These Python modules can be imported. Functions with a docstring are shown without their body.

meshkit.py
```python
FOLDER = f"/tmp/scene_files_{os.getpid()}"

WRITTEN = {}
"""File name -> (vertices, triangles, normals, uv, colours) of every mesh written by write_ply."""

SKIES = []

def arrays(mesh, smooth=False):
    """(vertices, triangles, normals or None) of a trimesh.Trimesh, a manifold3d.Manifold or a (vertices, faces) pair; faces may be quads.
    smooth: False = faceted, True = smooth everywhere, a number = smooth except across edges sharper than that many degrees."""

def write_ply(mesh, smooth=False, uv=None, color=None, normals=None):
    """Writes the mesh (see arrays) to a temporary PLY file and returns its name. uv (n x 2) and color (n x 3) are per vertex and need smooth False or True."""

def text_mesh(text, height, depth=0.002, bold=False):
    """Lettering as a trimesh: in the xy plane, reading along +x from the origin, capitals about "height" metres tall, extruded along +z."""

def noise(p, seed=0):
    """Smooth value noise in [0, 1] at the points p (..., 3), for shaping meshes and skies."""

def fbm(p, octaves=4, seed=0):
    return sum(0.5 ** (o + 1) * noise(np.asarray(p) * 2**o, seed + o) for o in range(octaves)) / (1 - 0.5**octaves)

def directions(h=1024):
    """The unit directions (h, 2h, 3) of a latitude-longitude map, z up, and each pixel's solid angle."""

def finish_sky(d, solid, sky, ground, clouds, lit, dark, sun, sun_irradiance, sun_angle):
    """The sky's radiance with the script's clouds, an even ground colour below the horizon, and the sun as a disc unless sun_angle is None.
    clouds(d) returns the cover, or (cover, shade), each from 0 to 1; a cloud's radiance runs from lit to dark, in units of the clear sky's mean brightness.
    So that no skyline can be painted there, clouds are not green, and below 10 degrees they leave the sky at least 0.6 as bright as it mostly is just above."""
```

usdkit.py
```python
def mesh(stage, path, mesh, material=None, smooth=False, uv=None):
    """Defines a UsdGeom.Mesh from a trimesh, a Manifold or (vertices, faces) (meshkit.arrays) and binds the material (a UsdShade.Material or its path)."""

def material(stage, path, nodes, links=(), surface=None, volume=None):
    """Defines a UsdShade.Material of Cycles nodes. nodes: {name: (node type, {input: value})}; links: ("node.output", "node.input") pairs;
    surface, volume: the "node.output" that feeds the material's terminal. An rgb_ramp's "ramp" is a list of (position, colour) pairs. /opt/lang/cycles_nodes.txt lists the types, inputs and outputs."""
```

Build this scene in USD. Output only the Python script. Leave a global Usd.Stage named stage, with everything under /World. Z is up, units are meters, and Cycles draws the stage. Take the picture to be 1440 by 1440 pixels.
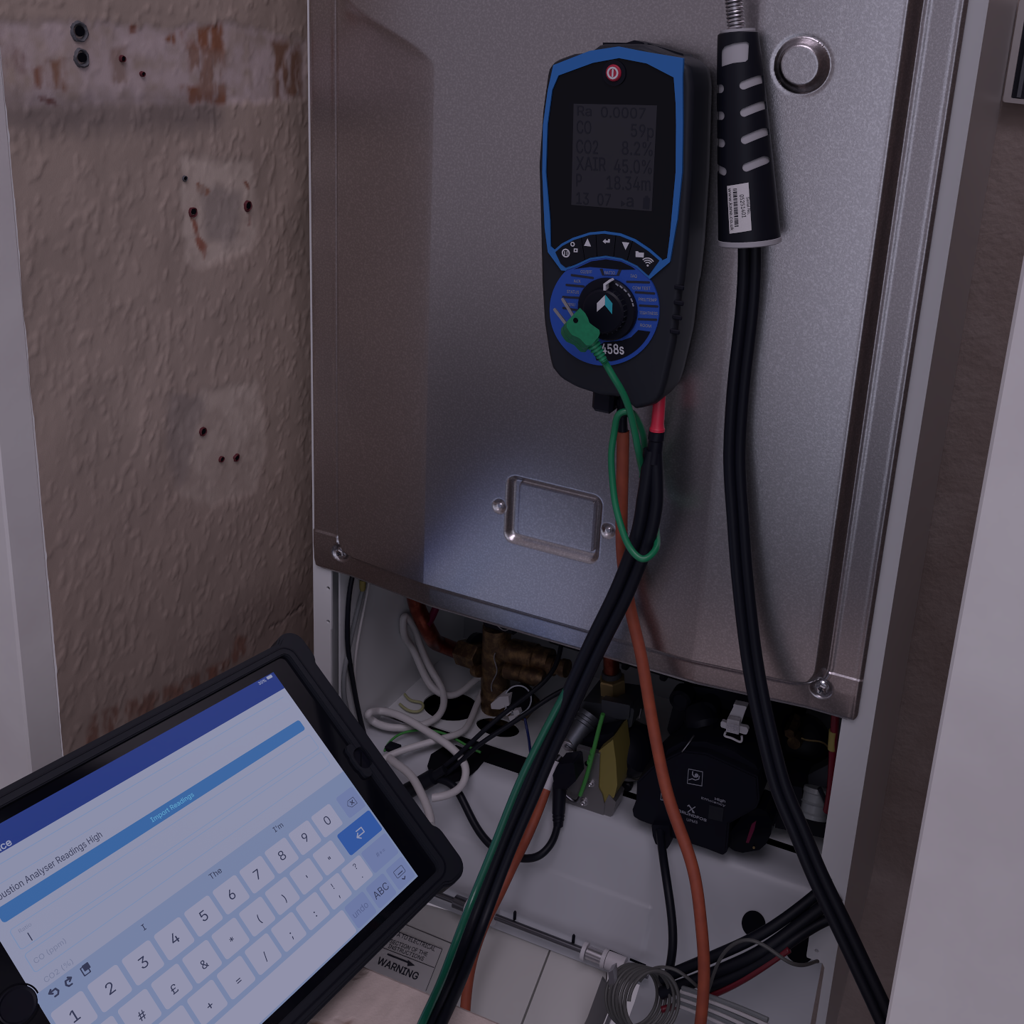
import math, random
import numpy as np, trimesh, usdkit, meshkit
import shapely.geometry as sg
from shapely import affinity
from shapely.ops import unary_union
from scipy.interpolate import CubicSpline
from pxr import Usd, UsdGeom, UsdLux, UsdShade, Gf, Sdf, Vt

stage = Usd.Stage.CreateInMemory()
UsdGeom.SetStageUpAxis(stage, 'Z'); UsdGeom.SetStageMetersPerUnit(stage, 1.0)
UsdGeom.Xform.Define(stage, '/World')
# ------------------------------------------------------------------ camera
# x right along the boiler front, y into the wall, z up; the cover's lower left corner is the origin
FPX, PPX, PPY = 1425.835, 992.85, 456.21
CAM = np.array([0.45090655, -0.54600071, 0.38990516])
ROT = np.array([[0.94186879, 0.32280159, 0.09317894], [0.17111646, -0.22221085, -0.95986535], [-0.28914069, 0.92001167, -0.26453012]])
cam = UsdGeom.Camera.Define(stage, '/World/camera')
cam.CreateHorizontalApertureAttr(36.0); cam.CreateVerticalApertureAttr(36.0)
cam.CreateFocalLengthAttr(36.0 * FPX / 1440)
cam.CreateHorizontalApertureOffsetAttr((720 - PPX) * 36 / 1440)
cam.CreateVerticalApertureOffsetAttr((PPY - 720) * 36 / 1440)
cam.CreateClippingRangeAttr(Gf.Vec2f(0.01, 100))
r_, d_, f_ = ROT
cam.AddTransformOp().Set(Gf.Matrix4d(*r_, 0, *(-d_), 0, *(-f_), 0, *CAM, 1))
cam.CreateExposureAttr(0.0)
# ------------------------------------------------------------------ lights
def sky(color, k):
    d = UsdLux.DomeLight.Define(stage, '/World/room_light'); d.CreateColorAttr(Gf.Vec3f(*color)); d.CreateIntensityAttr(k)
def area(name, pos, target, w, h, color, k):
    l = UsdLux.RectLight.Define(stage, '/World/' + name); l.CreateWidthAttr(w); l.CreateHeightAttr(h)
    l.CreateColorAttr(Gf.Vec3f(*color)); l.CreateIntensityAttr(k)
    m = Gf.Matrix4d(); m.SetLookAt(Gf.Vec3d(*pos), Gf.Vec3d(*target), Gf.Vec3d(0, 0, 1)); l.AddTransformOp().Set(m.GetInverse())
TINT = (0.92, 0.82, 1.0)
sky(TINT, 0.07)
area('window_light', (0.65, -1.0, 1.75), (0.1, 0, 0.05), 1.2, 0.9, TINT, 3.2)
area('added_fill_light', (0.85, -1.75, 0.2), (0.3, 0, 0.15), 1.0, 1.9, (0.74, 0.79, 1.0), 0.52)  # unseen area light added for the bluish reflection in the cover

# ------------------------------------------------------------------ helpers
def ray(x, y): return ROT.T @ np.array([(x - PPX) / FPX, (y - PPY) / FPX, 1.0])
def on(x, y, ax, v):
    r = ray(x, y); return CAM + r * (v - CAM[ax]) / r[ax]
names = {}
def path(name, parent=None):
    base = (str(parent.GetPath()) if parent else '/World') + '/' + name
    n = names.get(base, 0); names[base] = n + 1
    return base if n == 0 else f'{base}_{n:03d}'
def tag(p, label=None, cat=None, group=None, kind=None):
    for k, v in (('label', label), ('category', cat), ('group', group), ('kind', kind)):
        if v: p.SetCustomDataByKey(k, v)
    return p
ORG = {}
def thing(name, label, cat, loc=(0, 0, 0), group=None):
    x = UsdGeom.Xform.Define(stage, path(name)); x.AddTranslateOp().Set(Gf.Vec3d(*map(float, loc)))
    ORG[str(x.GetPath())] = np.array(loc, float)
    return tag(x.GetPrim(), label, cat, group)
def part(name, mesh, mat, parent=None, smooth=30, label=None, kind=None):
    """mesh is in world coordinates; parent None = a top-level mesh"""
    p = path(name, parent)
    v, f, n = meshkit.arrays(mesh, smooth)
    if parent:
        o = ORG['/'.join(str(parent.GetPath()).split('/')[:3])]
        v = v - o
    m = UsdGeom.Mesh.Define(stage, p)
    m.CreatePointsAttr(Vt.Vec3fArray.FromNumpy(v.astype(np.float32)))
    m.CreateFaceVertexCountsAttr(Vt.IntArray.FromNumpy(np.full(len(f), 3, np.int32)))
    m.CreateFaceVertexIndicesAttr(Vt.IntArray.FromNumpy(f.astype(np.int32).ravel()))
    m.CreateSubdivisionSchemeAttr('none')
    if n is not None:
        m.CreateNormalsAttr(Vt.Vec3fArray.FromNumpy(n.astype(np.float32))); m.SetNormalsInterpolation('vertex')
    UsdShade.MaterialBindingAPI.Apply(m.GetPrim()).Bind(MAT[mat])
    if label or kind: tag(m.GetPrim(), label, None, None, kind)
    return m.GetPrim()
def single(name, mesh, mat, label, cat, group=None, smooth=30, kind=None):
    p = part(name, mesh, mat, None, smooth); return tag(p, label, cat, group, kind)
def struct(name, mesh, mat, smooth=30):
    return tag(part(name, mesh, mat, None, smooth), kind='structure')
cat_ = trimesh.util.concatenate
def norm(v): v = np.asarray(v, float); return v / np.linalg.norm(v)
def box(x0, x1, y0, y1, z0, z1, r=0.0):
    if r <= 0:
        b = trimesh.creation.box((x1 - x0, y1 - y0, z1 - z0)); b.apply_translation(((x0 + x1) / 2, (y0 + y1) / 2, (z0 + z1) / 2)); return b
    p = []
    for a in (0, 1, 2):
        s = np.array([[x0 + r, x1 - r], [y0 + r, y1 - r], [z0 + r, z1 - r]])
        s[a] = ([x0, x1], [y0, y1], [z0, z1])[a]
        for k in np.ndindex(2, 2, 2): p.append([s[i][k[i]] for i in range(3)])
    return trimesh.convex.convex_hull(np.array(p))
def spline(pts, n):
    pts = np.array(pts, float); t = np.r_[0, np.cumsum(np.linalg.norm(np.diff(pts, axis=0), axis=1))]
    return CubicSpline(t, pts)(np.linspace(0, t[-1], n))
def frames(c):
    t = np.gradient(c, axis=0); t /= np.linalg.norm(t, axis=1, keepdims=True) + 1e-12
    a = np.cross(t[0], [0.3, 0.9, 0.2]); a /= np.linalg.norm(a); A = [a]
    for i in range(1, len(c)):
        a = A[-1] - t[i] * (A[-1] @ t[i]); A.append(a / np.linalg.norm(a))
    A = np.array(A); return t, A, np.cross(t, A)
def sweep(c, R, sides=14):
    """R: radius per point; closed flat ends"""
    c = np.asarray(c, float); t, A, B = frames(c); R = np.broadcast_to(R, (len(c),))
    th = np.arange(sides) * 2 * np.pi / sides
    v = c[:, None] + R[:, None, None] * (np.cos(th)[None, :, None] * A[:, None] + np.sin(th)[None, :, None] * B[:, None])
    n = len(c); f = []
    for i in range(n - 1):
        for j in range(sides):
            k = (j + 1) % sides; a, b, d, e = i * sides + j, i * sides + k, (i + 1) * sides + k, (i + 1) * sides + j
            f += [[a, b, d], [a, d, e]]
    v = np.vstack([v.reshape(-1, 3), c[:1], c[-1:]]); s0 = n * sides
    for j in range(sides):
        k = (j + 1) % sides; f += [[s0, k, j], [s0 + 1, (n - 1) * sides + j, (n - 1) * sides + k]]
    return trimesh.Trimesh(v, f, process=False)
def tube(pts, r, n=None, sides=14):
    return sweep(spline(pts, n or max(12, 8 * len(pts))), r, sides)
def pix(pts):
    """(px, py, Y) triples: points of the photograph brought to the depth Y"""
    return np.array([on(x, y, 1, Y) for x, y, Y in pts])
def pixx(pts): return np.array([on(x, y, 0, X_) for x, y, X_ in pts])
def pixz(pts): return np.array([on(x, y, 2, Z) for x, y, Z in pts])
def rod(a, b, r, sides=20, r2=None):
    return sweep(np.array([a, b], float), np.array([r, r if r2 is None else r2]), sides)
def lathe(a, b, prof, sides=28):
    """prof: (distance along the axis, radius)"""
    a, b = np.array(a, float), np.array(b, float); t = norm(b - a)
    u = np.cross(t, [0.31, 0.2, 0.93]); u /= np.linalg.norm(u); w = np.cross(t, u)
    th = np.arange(sides) * 2 * np.pi / sides; v = []
    for s, r in prof: v.append(a + t * s + max(r, 1e-6) * (np.cos(th)[:, None] * u + np.sin(th)[:, None] * w))
    n = len(prof); f = []
    for i in range(n - 1):
        for j in range(sides):
            k = (j + 1) % sides; p, q, d, e = i * sides + j, i * sides + k, (i + 1) * sides + k, (i + 1) * sides + j
            f += [[p, q, d], [p, d, e]]
    v = np.vstack(v + [a + t * prof[0][0], a + t * prof[-1][0]]); s0 = n * sides
    for j in range(sides):
        k = (j + 1) % sides; f += [[s0, k, j], [s0 + 1, (n - 1) * sides + j, (n - 1) * sides + k]]
    return trimesh.Trimesh(v, f, process=False)
def extrude(poly, h):
    gs = [g for g in getattr(poly, 'geoms', [poly]) if g.geom_type == 'Polygon' and g.area > 1e-12]
    return cat_([trimesh.creation.extrude_polygon(g, h, engine='earcut') for g in gs])
class Plane:
    """a flat face in the scene: o + s*u + t*v, w = outward normal (towards the room)"""
    def __init__(s, o, u, v):
        s.o, s.u, s.v = np.array(o, float), norm(u), norm(v); s.w = np.cross(s.u, s.v)
    def st(s, x, y):
        r = ray(x, y); p = CAM + r * ((s.o - CAM) @ s.w) / (r @ s.w) - s.o; return np.array([p @ s.u, p @ s.v])
    def sts(s, pts): return np.array([s.st(*p) for p in pts])
    def p3(s, a, b, h=0): return s.o + a * s.u + b * s.v + h * s.w
    def place(s, m, h=0):
        m = m.copy(); v = np.array(m.vertices); m.vertices = s.o + v[:, :1] * s.u + v[:, 1:2] * s.v + (v[:, 2:] + h) * s.w; return m
    def slab(s, poly, h0, h1):
        if not hasattr(poly, 'area') : poly = sg.Polygon(poly)
        return s.place(extrude(poly.buffer(0), h1 - h0), h0)
    def pslab(s, pts, h0, h1, rnd=0): 
        g = sg.Polygon(s.sts(pts)).buffer(0)
        if rnd: g = g.buffer(-rnd).buffer(rnd)
        return s.slab(g, h0, h1)
    def bevel(s, poly, h0, h1, c):
        """convex block with a chamfered front edge"""
        g = poly if hasattr(poly, 'area') else sg.Polygon(poly)
        a, b = np.array(g.exterior.coords), np.array(g.buffer(-c).exterior.coords)
        P = [s.p3(x, y, h0) for x, y in a] + [s.p3(x, y, h1 - c) for x, y in a] + [s.p3(x, y, h1) for x, y in b]
        return trimesh.convex.convex_hull(np.array(P))
    def text(s, txt, p0, p1, hpx, h=0.0, bold=False, st=False, depth=0.00012):
        """lettering fitted between the baseline's ends p0 and p1 (pixels, or plane coordinates with st)"""
        a, b = (np.array(p0), np.array(p1)) if st else (s.st(*p0), s.st(*p1))
        if st: hh = hpx
        else:
            up = s.st(p0[0], p0[1] - hpx) - a; d = norm(b - a); hh = abs(d[0] * up[1] - d[1] * up[0])
        m = meshkit.text_mesh(txt, 1.0, depth / 1.0, bold); v = np.array(m.vertices)
        L = np.linalg.norm(b - a); d = (b - a) / L; e = np.array([-d[1], d[0]])
        x = (v[:, 0] - v[:, 0].min()) * L / np.ptp(v[:, 0]); y = v[:, 1] * hh
        q = a + x[:, None] * d + y[:, None] * e
        m.vertices = np.c_[q, v[:, 2]]; return s.place(m, h)
def ring(c, r0, r1, n=48): return sg.Point(c).buffer(r1, n // 4).difference(sg.Point(c).buffer(r0, n // 4))
def stroke(pts, w): return sg.LineString(pts).buffer(w / 2, cap_style=1)
def rrect(x0, x1, y0, y1, r): return sg.box(x0 + r, y0 + r, x1 - r, y1 - r).buffer(r, 6)

# ------------------------------------------------------------------ materials
MAT = {}
def mat(name, color, rough=0.5, metal=0.0, bump=None, vary=None, spec=None, **kw):
    """bump: (scale, strength, distance); vary: (scale, second colour, amount)"""
    p = dict(base_color=color, roughness=rough, metallic=metal, **kw)
    if spec is not None: p['specular_ior_level'] = spec
    n, l = {'p': ('principled_bsdf', p)}, []
    if bump or vary: n['g'] = ('texture_coordinate', {})
    if bump:
        n['n'] = ('noise_texture', {'scale': bump[0], 'detail': 4.0}); n['b'] = ('bump', {'strength': bump[1], 'distance': bump[2]})
        l += [('g.object', 'n.vector'), ('n.fac', 'b.height'), ('b.normal', 'p.normal')]
    if vary:
        n['m'] = ('noise_texture', {'scale': vary[0], 'detail': 5.0, 'roughness': 0.6})
        n['r'] = ('rgb_ramp', {'ramp': [(0.35, color), (0.5 + 0.3 * (1 - vary[2]), vary[1])]})
        l += [('g.object', 'm.vector'), ('m.fac', 'r.fac'), ('r.color', 'p.base_color')]
    MAT[name] = usdkit.material(stage, '/World/Looks/' + name, n, l, surface='p.BSDF')
def glow(name, srgb):
    c = [((x / 255 + 0.055) / 1.055) ** 2.4 if x > 10 else x / 255 / 12.92 for x in srgb]
    MAT[name] = usdkit.material(stage, '/World/Looks/' + name, {'p': ('principled_bsdf', {'base_color': (0.01, 0.01, 0.012), 'roughness': 0.3, 'specular_ior_level': 0.2, 'emission_color': c, 'emission_strength': 1.0})}, [], surface='p.BSDF')
def colored(name, rough, bump=None):
    n = {'a': ('attribute', {'attribute': 'tone'}), 'p': ('principled_bsdf', {'roughness': rough})}; l = [('a.color', 'p.base_color')]
    if bump:
        n['g'] = ('geometry', {}); n['n'] = ('noise_texture', {'scale': bump[0], 'detail': 5.0}); n['b'] = ('bump', {'strength': bump[1], 'distance': bump[2]})
        l += [('g.position', 'n.vector'), ('n.fac', 'b.height'), ('b.normal', 'p.normal')]
    MAT[name] = usdkit.material(stage, '/World/Looks/' + name, n, l, surface='p.BSDF')
mat('white_paint', (0.76, 0.735, 0.715), 0.45, bump=(60, 0.1, 0.0006), vary=(14, (0.69, 0.65, 0.64), 0.5))
mat('old_board_paint', (0.66, 0.61, 0.58), 0.5, bump=(40, 0.25, 0.001), vary=(9, (0.58, 0.50, 0.46), 0.6))
mat('white_enamel', (0.72, 0.73, 0.74), 0.35)
mat('tray_enamel', (0.50, 0.51, 0.54), 0.32, bump=(900, 0.05, 0.0002))
mat('shaded_enamel', (0.30, 0.31, 0.33), 0.4)  # white enamel made darker to paint in the compartment's shade
mat('galvanised', (0.60, 0.57, 0.58), 0.27, 1.0, bump=(1400, 0.16, 0.0003), vary=(800, (0.46, 0.435, 0.445), 0.9))
mat('steel', (0.62, 0.62, 0.64), 0.22, 1.0)
mat('dark_steel', (0.18, 0.18, 0.2), 0.35, 1.0)
mat('grey_steel', (0.36, 0.35, 0.35), 0.42, 0.9)
mat('zinc', (0.55, 0.53, 0.55), 0.3, 0.9)
mat('aluminium', (0.13, 0.14, 0.16), 0.45, 0.8, bump=(200, 0.2, 0.001))
mat('black_rubber', (0.006, 0.007, 0.013), 0.45, spec=0.25)
mat('black_plastic', (0.006, 0.0065, 0.013), 0.42, spec=0.2)
mat('black_gloss', (0.004, 0.0045, 0.008), 0.08, spec=0.22)
mat('carpet', (0.12, 0.118, 0.135), 0.95, bump=(400, 0.5, 0.003), vary=(60, (0.09, 0.088, 0.10), 0.6))
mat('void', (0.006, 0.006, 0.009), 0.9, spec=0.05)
mat('charcoal', (0.015, 0.017, 0.024), 0.5, spec=0.3, bump=(900, 0.1, 0.0003))
mat('blue_plastic', (0.022, 0.15, 0.46), 0.4)
mat('dial_blue', (0.016, 0.075, 0.40), 0.42)
mat('lcd', (0.020, 0.020, 0.028), 0.3)
mat('lcd_ink', (0.004, 0.005, 0.014), 0.4)
mat('print_white', (0.62, 0.62, 0.66), 0.5)
mat('print_dim', (0.30, 0.31, 0.36), 0.5)
mat('print_black', (0.015, 0.016, 0.03), 0.6)
mat('teal', (0.03, 0.38, 0.45), 0.4)
mat('red_plastic', (0.62, 0.025, 0.06), 0.4)
mat('button_red', (0.42, 0.02, 0.05), 0.4)
mat('grey_sleeve', (0.42, 0.41, 0.43), 0.5)
mat('light_cap', (0.52, 0.50, 0.54), 0.5)
mat('sticker', (0.68, 0.66, 0.66), 0.5)
mat('green_plug', (0.012, 0.25, 0.11), 0.4, vary=(400, (0.010, 0.20, 0.09), 0.5))
mat('green_cable', (0.010, 0.20, 0.085), 0.35)
mat('dark_green', (0.007, 0.10, 0.058), 0.22)
mat('lime_green', (0.06, 0.30, 0.06), 0.4)
mat('orange_rubber', (0.34, 0.072, 0.032), 0.6, vary=(90, (0.27, 0.056, 0.028), 0.6), bump=(300, 0.2, 0.0005))
mat('white_cable', (0.60, 0.58, 0.58), 0.45)
mat('grey_cable', (0.20, 0.21, 0.22), 0.45)
mat('copper', (0.34, 0.085, 0.05), 0.3, 0.85, vary=(120, (0.20, 0.04, 0.025), 0.8))
mat('brass', (0.30, 0.19, 0.09), 0.45, 0.8, vary=(150, (0.13, 0.08, 0.05), 0.8), bump=(300, 0.3, 0.0008))
mat('bright_brass', (0.50, 0.36, 0.16), 0.35, 0.8)
mat('yellow_tape', (0.26, 0.21, 0.055), 0.5)
mat('dull_grey', (0.085, 0.085, 0.082), 0.5)
mat('yellow_green', (0.40, 0.40, 0.20), 0.5)
mat('red_cable', (0.14, 0.006, 0.016), 0.35)
mat('navy_wire', (0.01, 0.02, 0.12), 0.4)
mat('panel_grey', (0.55, 0.54, 0.52), 0.5, bump=(700, 0.06, 0.0002))
mat('label_grey', (0.60, 0.58, 0.58), 0.5)
mat('dark_gap', (0.03, 0.03, 0.035), 0.8)
mat('magenta', (0.12, 0.006, 0.035), 0.3)
mat('red_stain', (0.10, 0.012, 0.018), 0.7)
mat('plug_grey', (0.10, 0.10, 0.11), 0.7, bump=(500, 0.5, 0.001))
mat('gland_white', (0.62, 0.60, 0.62), 0.45)
mat('clear_grey', (0.20, 0.215, 0.22), 0.3)
glow('ui_mid', (84, 94, 134)); glow('ui_white', (136, 140, 166)); glow('ui_header', (30, 50, 118)); glow('ui_button', (54, 98, 156)); glow('ui_key_bg', (115, 128, 162))
glow('ui_key', (142, 143, 168)); glow('ui_key_grey', (106, 118, 160)); glow('ui_key_blue', (46, 82, 152)); glow('ui_line', (116, 136, 172)); glow('ui_ink', (48, 52, 78)); glow('ui_faint', (112, 118, 146)); glow('ui_cyan', (92, 158, 196))
colored('wallpaper', 0.75, (1300, 0.25, 0.0003))
colored('chipped_paint', 0.6, (700, 0.3, 0.0006))
mat('back_wallpaper', (0.56, 0.47, 0.43), 0.8, bump=(160, 0.5, 0.003), vary=(18, (0.46, 0.37, 0.33), 0.6))
# ------------------------------------------------------------------ the alcove: walls and boards
WX = -0.04
def WP(px, py): p = on(px, py, 0, WX); return (p[1], p[2])
import shapely
def falloff(pts, poly, soft):
    d = shapely.distance(shapely.points(pts), poly); return np.clip(1 - d / soft, 0, 1)
def wall_left():
    ys, zs = np.arange(-0.171, 0.2901, 0.0013), np.arange(-0.32, 0.52, 0.0015)
    Yg, Zg = np.meshgrid(ys, zs, indexing='ij'); n = Yg.size
    q = np.c_[Yg.ravel(), Zg.ravel()]; z0 = np.zeros(n)
    a = meshkit.fbm(np.c_[q[:, 0] * 290, q[:, 1] * 150, z0], 3, 3)
    b = meshkit.fbm(np.c_[q[:, 0] * 420 + 40, q[:, 1] * 260, z0], 2, 9)
    c = meshkit.fbm(np.c_[q[:, 0] * 30 + 10, q[:, 1] * 22, z0], 3, 21)
    relief = 0.00062 * np.clip((a - 0.53) * 4.2, 0, 1) ** 1.2 + 0.00014 * b + 0.0022 * c
    jit = (meshkit.fbm(np.c_[q[:, 0] * 120, q[:, 1] * 120, z0 + 3], 3, 5) - 0.5)
    jit2 = (meshkit.fbm(np.c_[q[:, 0] * 260, q[:, 1] * 90, z0 + 7], 3, 6) - 0.5)
    mix = lambda col, m, k: col * (1 - np.clip(m, 0, 1)[:, None]) + np.array(k) * np.clip(m, 0, 1)[:, None]
    base = np.array([0.44, 0.345, 0.285]); col = np.tile(base, (n, 1)) * (0.86 + 0.28 * c)[:, None]
    pp = q + 0.006 * np.c_[jit, jit2]
    P = lambda pts: sg.Polygon([WP(*p) for p in pts]).buffer(0)
    # the paler strip where a shelf batten was taken off, with bared rust-brown plaster
    strip = P([(-60, 36), (120, 36), (240, 46), (314, 36), (428, 60), (428, 138), (314, 141), (150, 144), (-60, 143)])
    m = falloff(pp, strip, 0.004); flat = m
    col = mix(col, 0.8 * m * np.clip(0.75 + 2.2 * jit, 0, 1), (0.62, 0.51, 0.50))
    for poly, k, s in [([(238, 52), (312, 34), (311, 80), (290, 72), (262, 66)], (0.30, 0.125, 0.065), 0.003), ([(258, 124), (315, 122), (316, 142), (262, 141)], (0.28, 0.115, 0.06), 0.003),
                       ([(268, 70), (312, 78), (314, 122), (290, 124), (275, 95)], (0.33, 0.20, 0.15), 0.006), ([(388, 60), (418, 66), (422, 128), (392, 132)], (0.24, 0.13, 0.085), 0.006),
                       ([(50, 96), (58, 96), (60, 122), (52, 122)], (0.30, 0.14, 0.09), 0.002), ([(66, 88), (88, 85), (90, 122), (74, 118)], (0.31, 0.17, 0.11), 0.003),
                       ([(60, 136), (78, 138), (79, 146), (62, 143)], (0.20, 0.06, 0.045), 0.001), ([(18, 72), (34, 80), (30, 96), (14, 88)], (0.28, 0.17, 0.15), 0.004),
                       ([(160, 70), (182, 68), (186, 116), (166, 112)], (0.36, 0.26, 0.22), 0.003), ([(188, 36), (194, 36), (194, 44), (187, 44)], (0.27, 0.12, 0.08), 0.002)]:
        col = mix(col, falloff(pp, P(poly), s) * np.clip(0.75 + 3.0 * jit2, 0.1, 1), k)
    grime = P([(-40, 146), (120, 148), (230, 150), (300, 150), (300, 168), (150, 172), (-40, 170)])
    col = mix(col, 0.55 * falloff(pp, grime, 0.012), (0.165, 0.135, 0.13))
    # the two patched squares with old screw holes
    for poly, k in [([(256, 226), (352, 232), (358, 326), (348, 348), (288, 372), (268, 366), (262, 300)], 0.9), ([(252, 600), (282, 556), (358, 540), (372, 640), (356, 688), (300, 706), (254, 690)], 0.7)]:
        m = falloff(pp, P(poly), 0.005); col = mix(col, k * m * np.clip(0.85 + 1.6 * jit, 0.2, 1), (0.66, 0.55, 0.46)); flat = np.maximum(flat, 0.8 * m)
    for poly in [[(288, 268), (338, 276), (334, 300), (326, 338), (296, 330)], [(240, 560), (284, 566), (274, 600), (256, 680), (242, 640)]]:
        col = mix(col, 0.6 * falloff(pp, P(poly), 0.006), (0.29, 0.24, 0.22))
    for poly, k in [([(274, 304), (278, 310), (281, 334), (292, 344), (288, 366), (282, 350), (276, 330)], (0.36, 0.15, 0.10)), ([(349, 298), (352, 300), (352, 318), (350, 318)], (0.25, 0.06, 0.05)),
                    ([(278, 258), (286, 258), (286, 270), (279, 270)], (0.34, 0.17, 0.11)), ([(290, 262), (298, 264), (297, 270), (291, 270)], (0.34, 0.17, 0.11)), ([(346, 256), (354, 258), (352, 268)], (0.32, 0.15, 0.10))]:
        col = mix(col, falloff(pp, P(poly), 0.0012) * np.clip(0.8 + 3 * jit, 0.2, 1), k)
    # light fading down the wall painted as darker colour, then a darker, flaking foot
    col = mix(col, 0.45 * falloff(pp, P([(60, 760), (440, 700), (440, 1100), (60, 1200)]), 0.07), (0.26, 0.185, 0.155))
    col = mix(col, 0.5 * falloff(pp, P([(330, 860), (428, 840), (428, 1000), (250, 1000)]), 0.02), (0.19, 0.135, 0.115))
    for poly in [[(334, 896), (344, 898), (340, 912), (326, 922)], [(296, 940), (320, 930), (345, 912), (330, 930), (300, 952), (280, 962)], [(130, 1010), (300, 942), (300, 990), (120, 1050)]]:
        col = mix(col, 0.8 * falloff(pp, P(poly), 0.004) * np.clip(0.7 + 4 * jit2, 0, 1), (0.20, 0.085, 0.055))
    crack = sg.LineString([WP(380, 884), WP(405, 867), WP(428, 851)])
    mc = falloff(pp * 1.0, crack, 0.0012); col = mix(col, 0.9 * mc, (0.06, 0.04, 0.04)); relief = relief - 0.0012 * mc
    relief = relief * (1 - 0.55 * flat)
    V = np.c_[WX + relief - 0.0015, q]; ny, nz = Yg.shape
    i, j = np.meshgrid(np.arange(ny - 1), np.arange(nz - 1), indexing='ij'); k = i * nz + j
    F = np.stack([k, k + nz, k + nz + 1, k + 1], -1).reshape(-1, 4); F = np.vstack([F[:, [0, 1, 2]], F[:, [0, 2, 3]]])
    p = struct('wall_left', trimesh.Trimesh(V, F, process=False), 'wallpaper', True)
    UsdGeom.PrimvarsAPI(UsdGeom.Mesh(p)).CreatePrimvar('tone', Sdf.ValueTypeNames.Color3fArray, 'vertex').Set(Vt.Vec3fArray.FromNumpy(col.astype(np.float32)))
    ORG[str(p.GetPath())] = np.zeros(3)
    return p
wl = wall_left()
for i, (px, py, r, m) in enumerate([(112, 45, 0.0046, 'plug_grey'), (115.5, 82, 0.0042, 'plug_grey'), (173, 83, 0.0016, 'red_stain'), (201, 104, 0.0013, 'red_stain'), (272, 298, 0.0028, 'red_stain'), (349, 290, 0.0030, 'red_stain'),
                                    (286, 607, 0.0027, 'red_stain'), (333, 644, 0.0024, 'red_stain'), (312, 646, 0.0018, 'red_stain'), (260, 251, 0.0016, 'plug_grey')]):
    c = on(px, py, 0, WX)
    pl_ = lathe(c + [-0.006, 0, 0], c + [1, 0, 0], [(0, r * .6), (0.0045, r * .6), (0.0062, r * .8), (0.0068, r * .95), (0.0064, r * 1.12), (0.003, r * 1.2)], 20)
    v_ = np.array(pl_.vertices); q_ = v_ - c; pl_.vertices = c + q_ * np.c_[np.ones(len(q_)), np.ones(len(q_)) * .85 + .5 * (meshkit.noise(v_ * 420, i) - .3), np.ones(len(q_)) * .95 + .5 * (meshkit.noise(v_ * 420 + 9, i) - .3)]
    part('wall_plug', pl_, m, wl)
    part('plug_hole', lathe(c + [0.0, 0, r * .1], c + [1, 0, 0], [(0, r * .62), (0.0006, r * .58)], 12), 'void', wl)
struct('wall_back', box(-0.2, 1.0, 0.29, 0.31, -0.6, 0.9), 'back_wallpaper')
struct('floor', box(-2.5, 3.0, -3.5, 0.3, -0.92, -0.9), 'carpet')
struct('added_wall_right', box(0.80, 0.84, -0.17, 0.29, -0.9, 0.9), 'back_wallpaper')  # unseen wall added to dim the gap beside the boiler
struct('trim_1', box(-0.5, WX, -0.192, -0.171, -0.9, 0.9, 0.0012), 'white_paint')
struct('trim_2', box(0.449, 0.9, -0.192, -0.171, -0.9, 0.9, 0.0012), 'white_paint')
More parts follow.
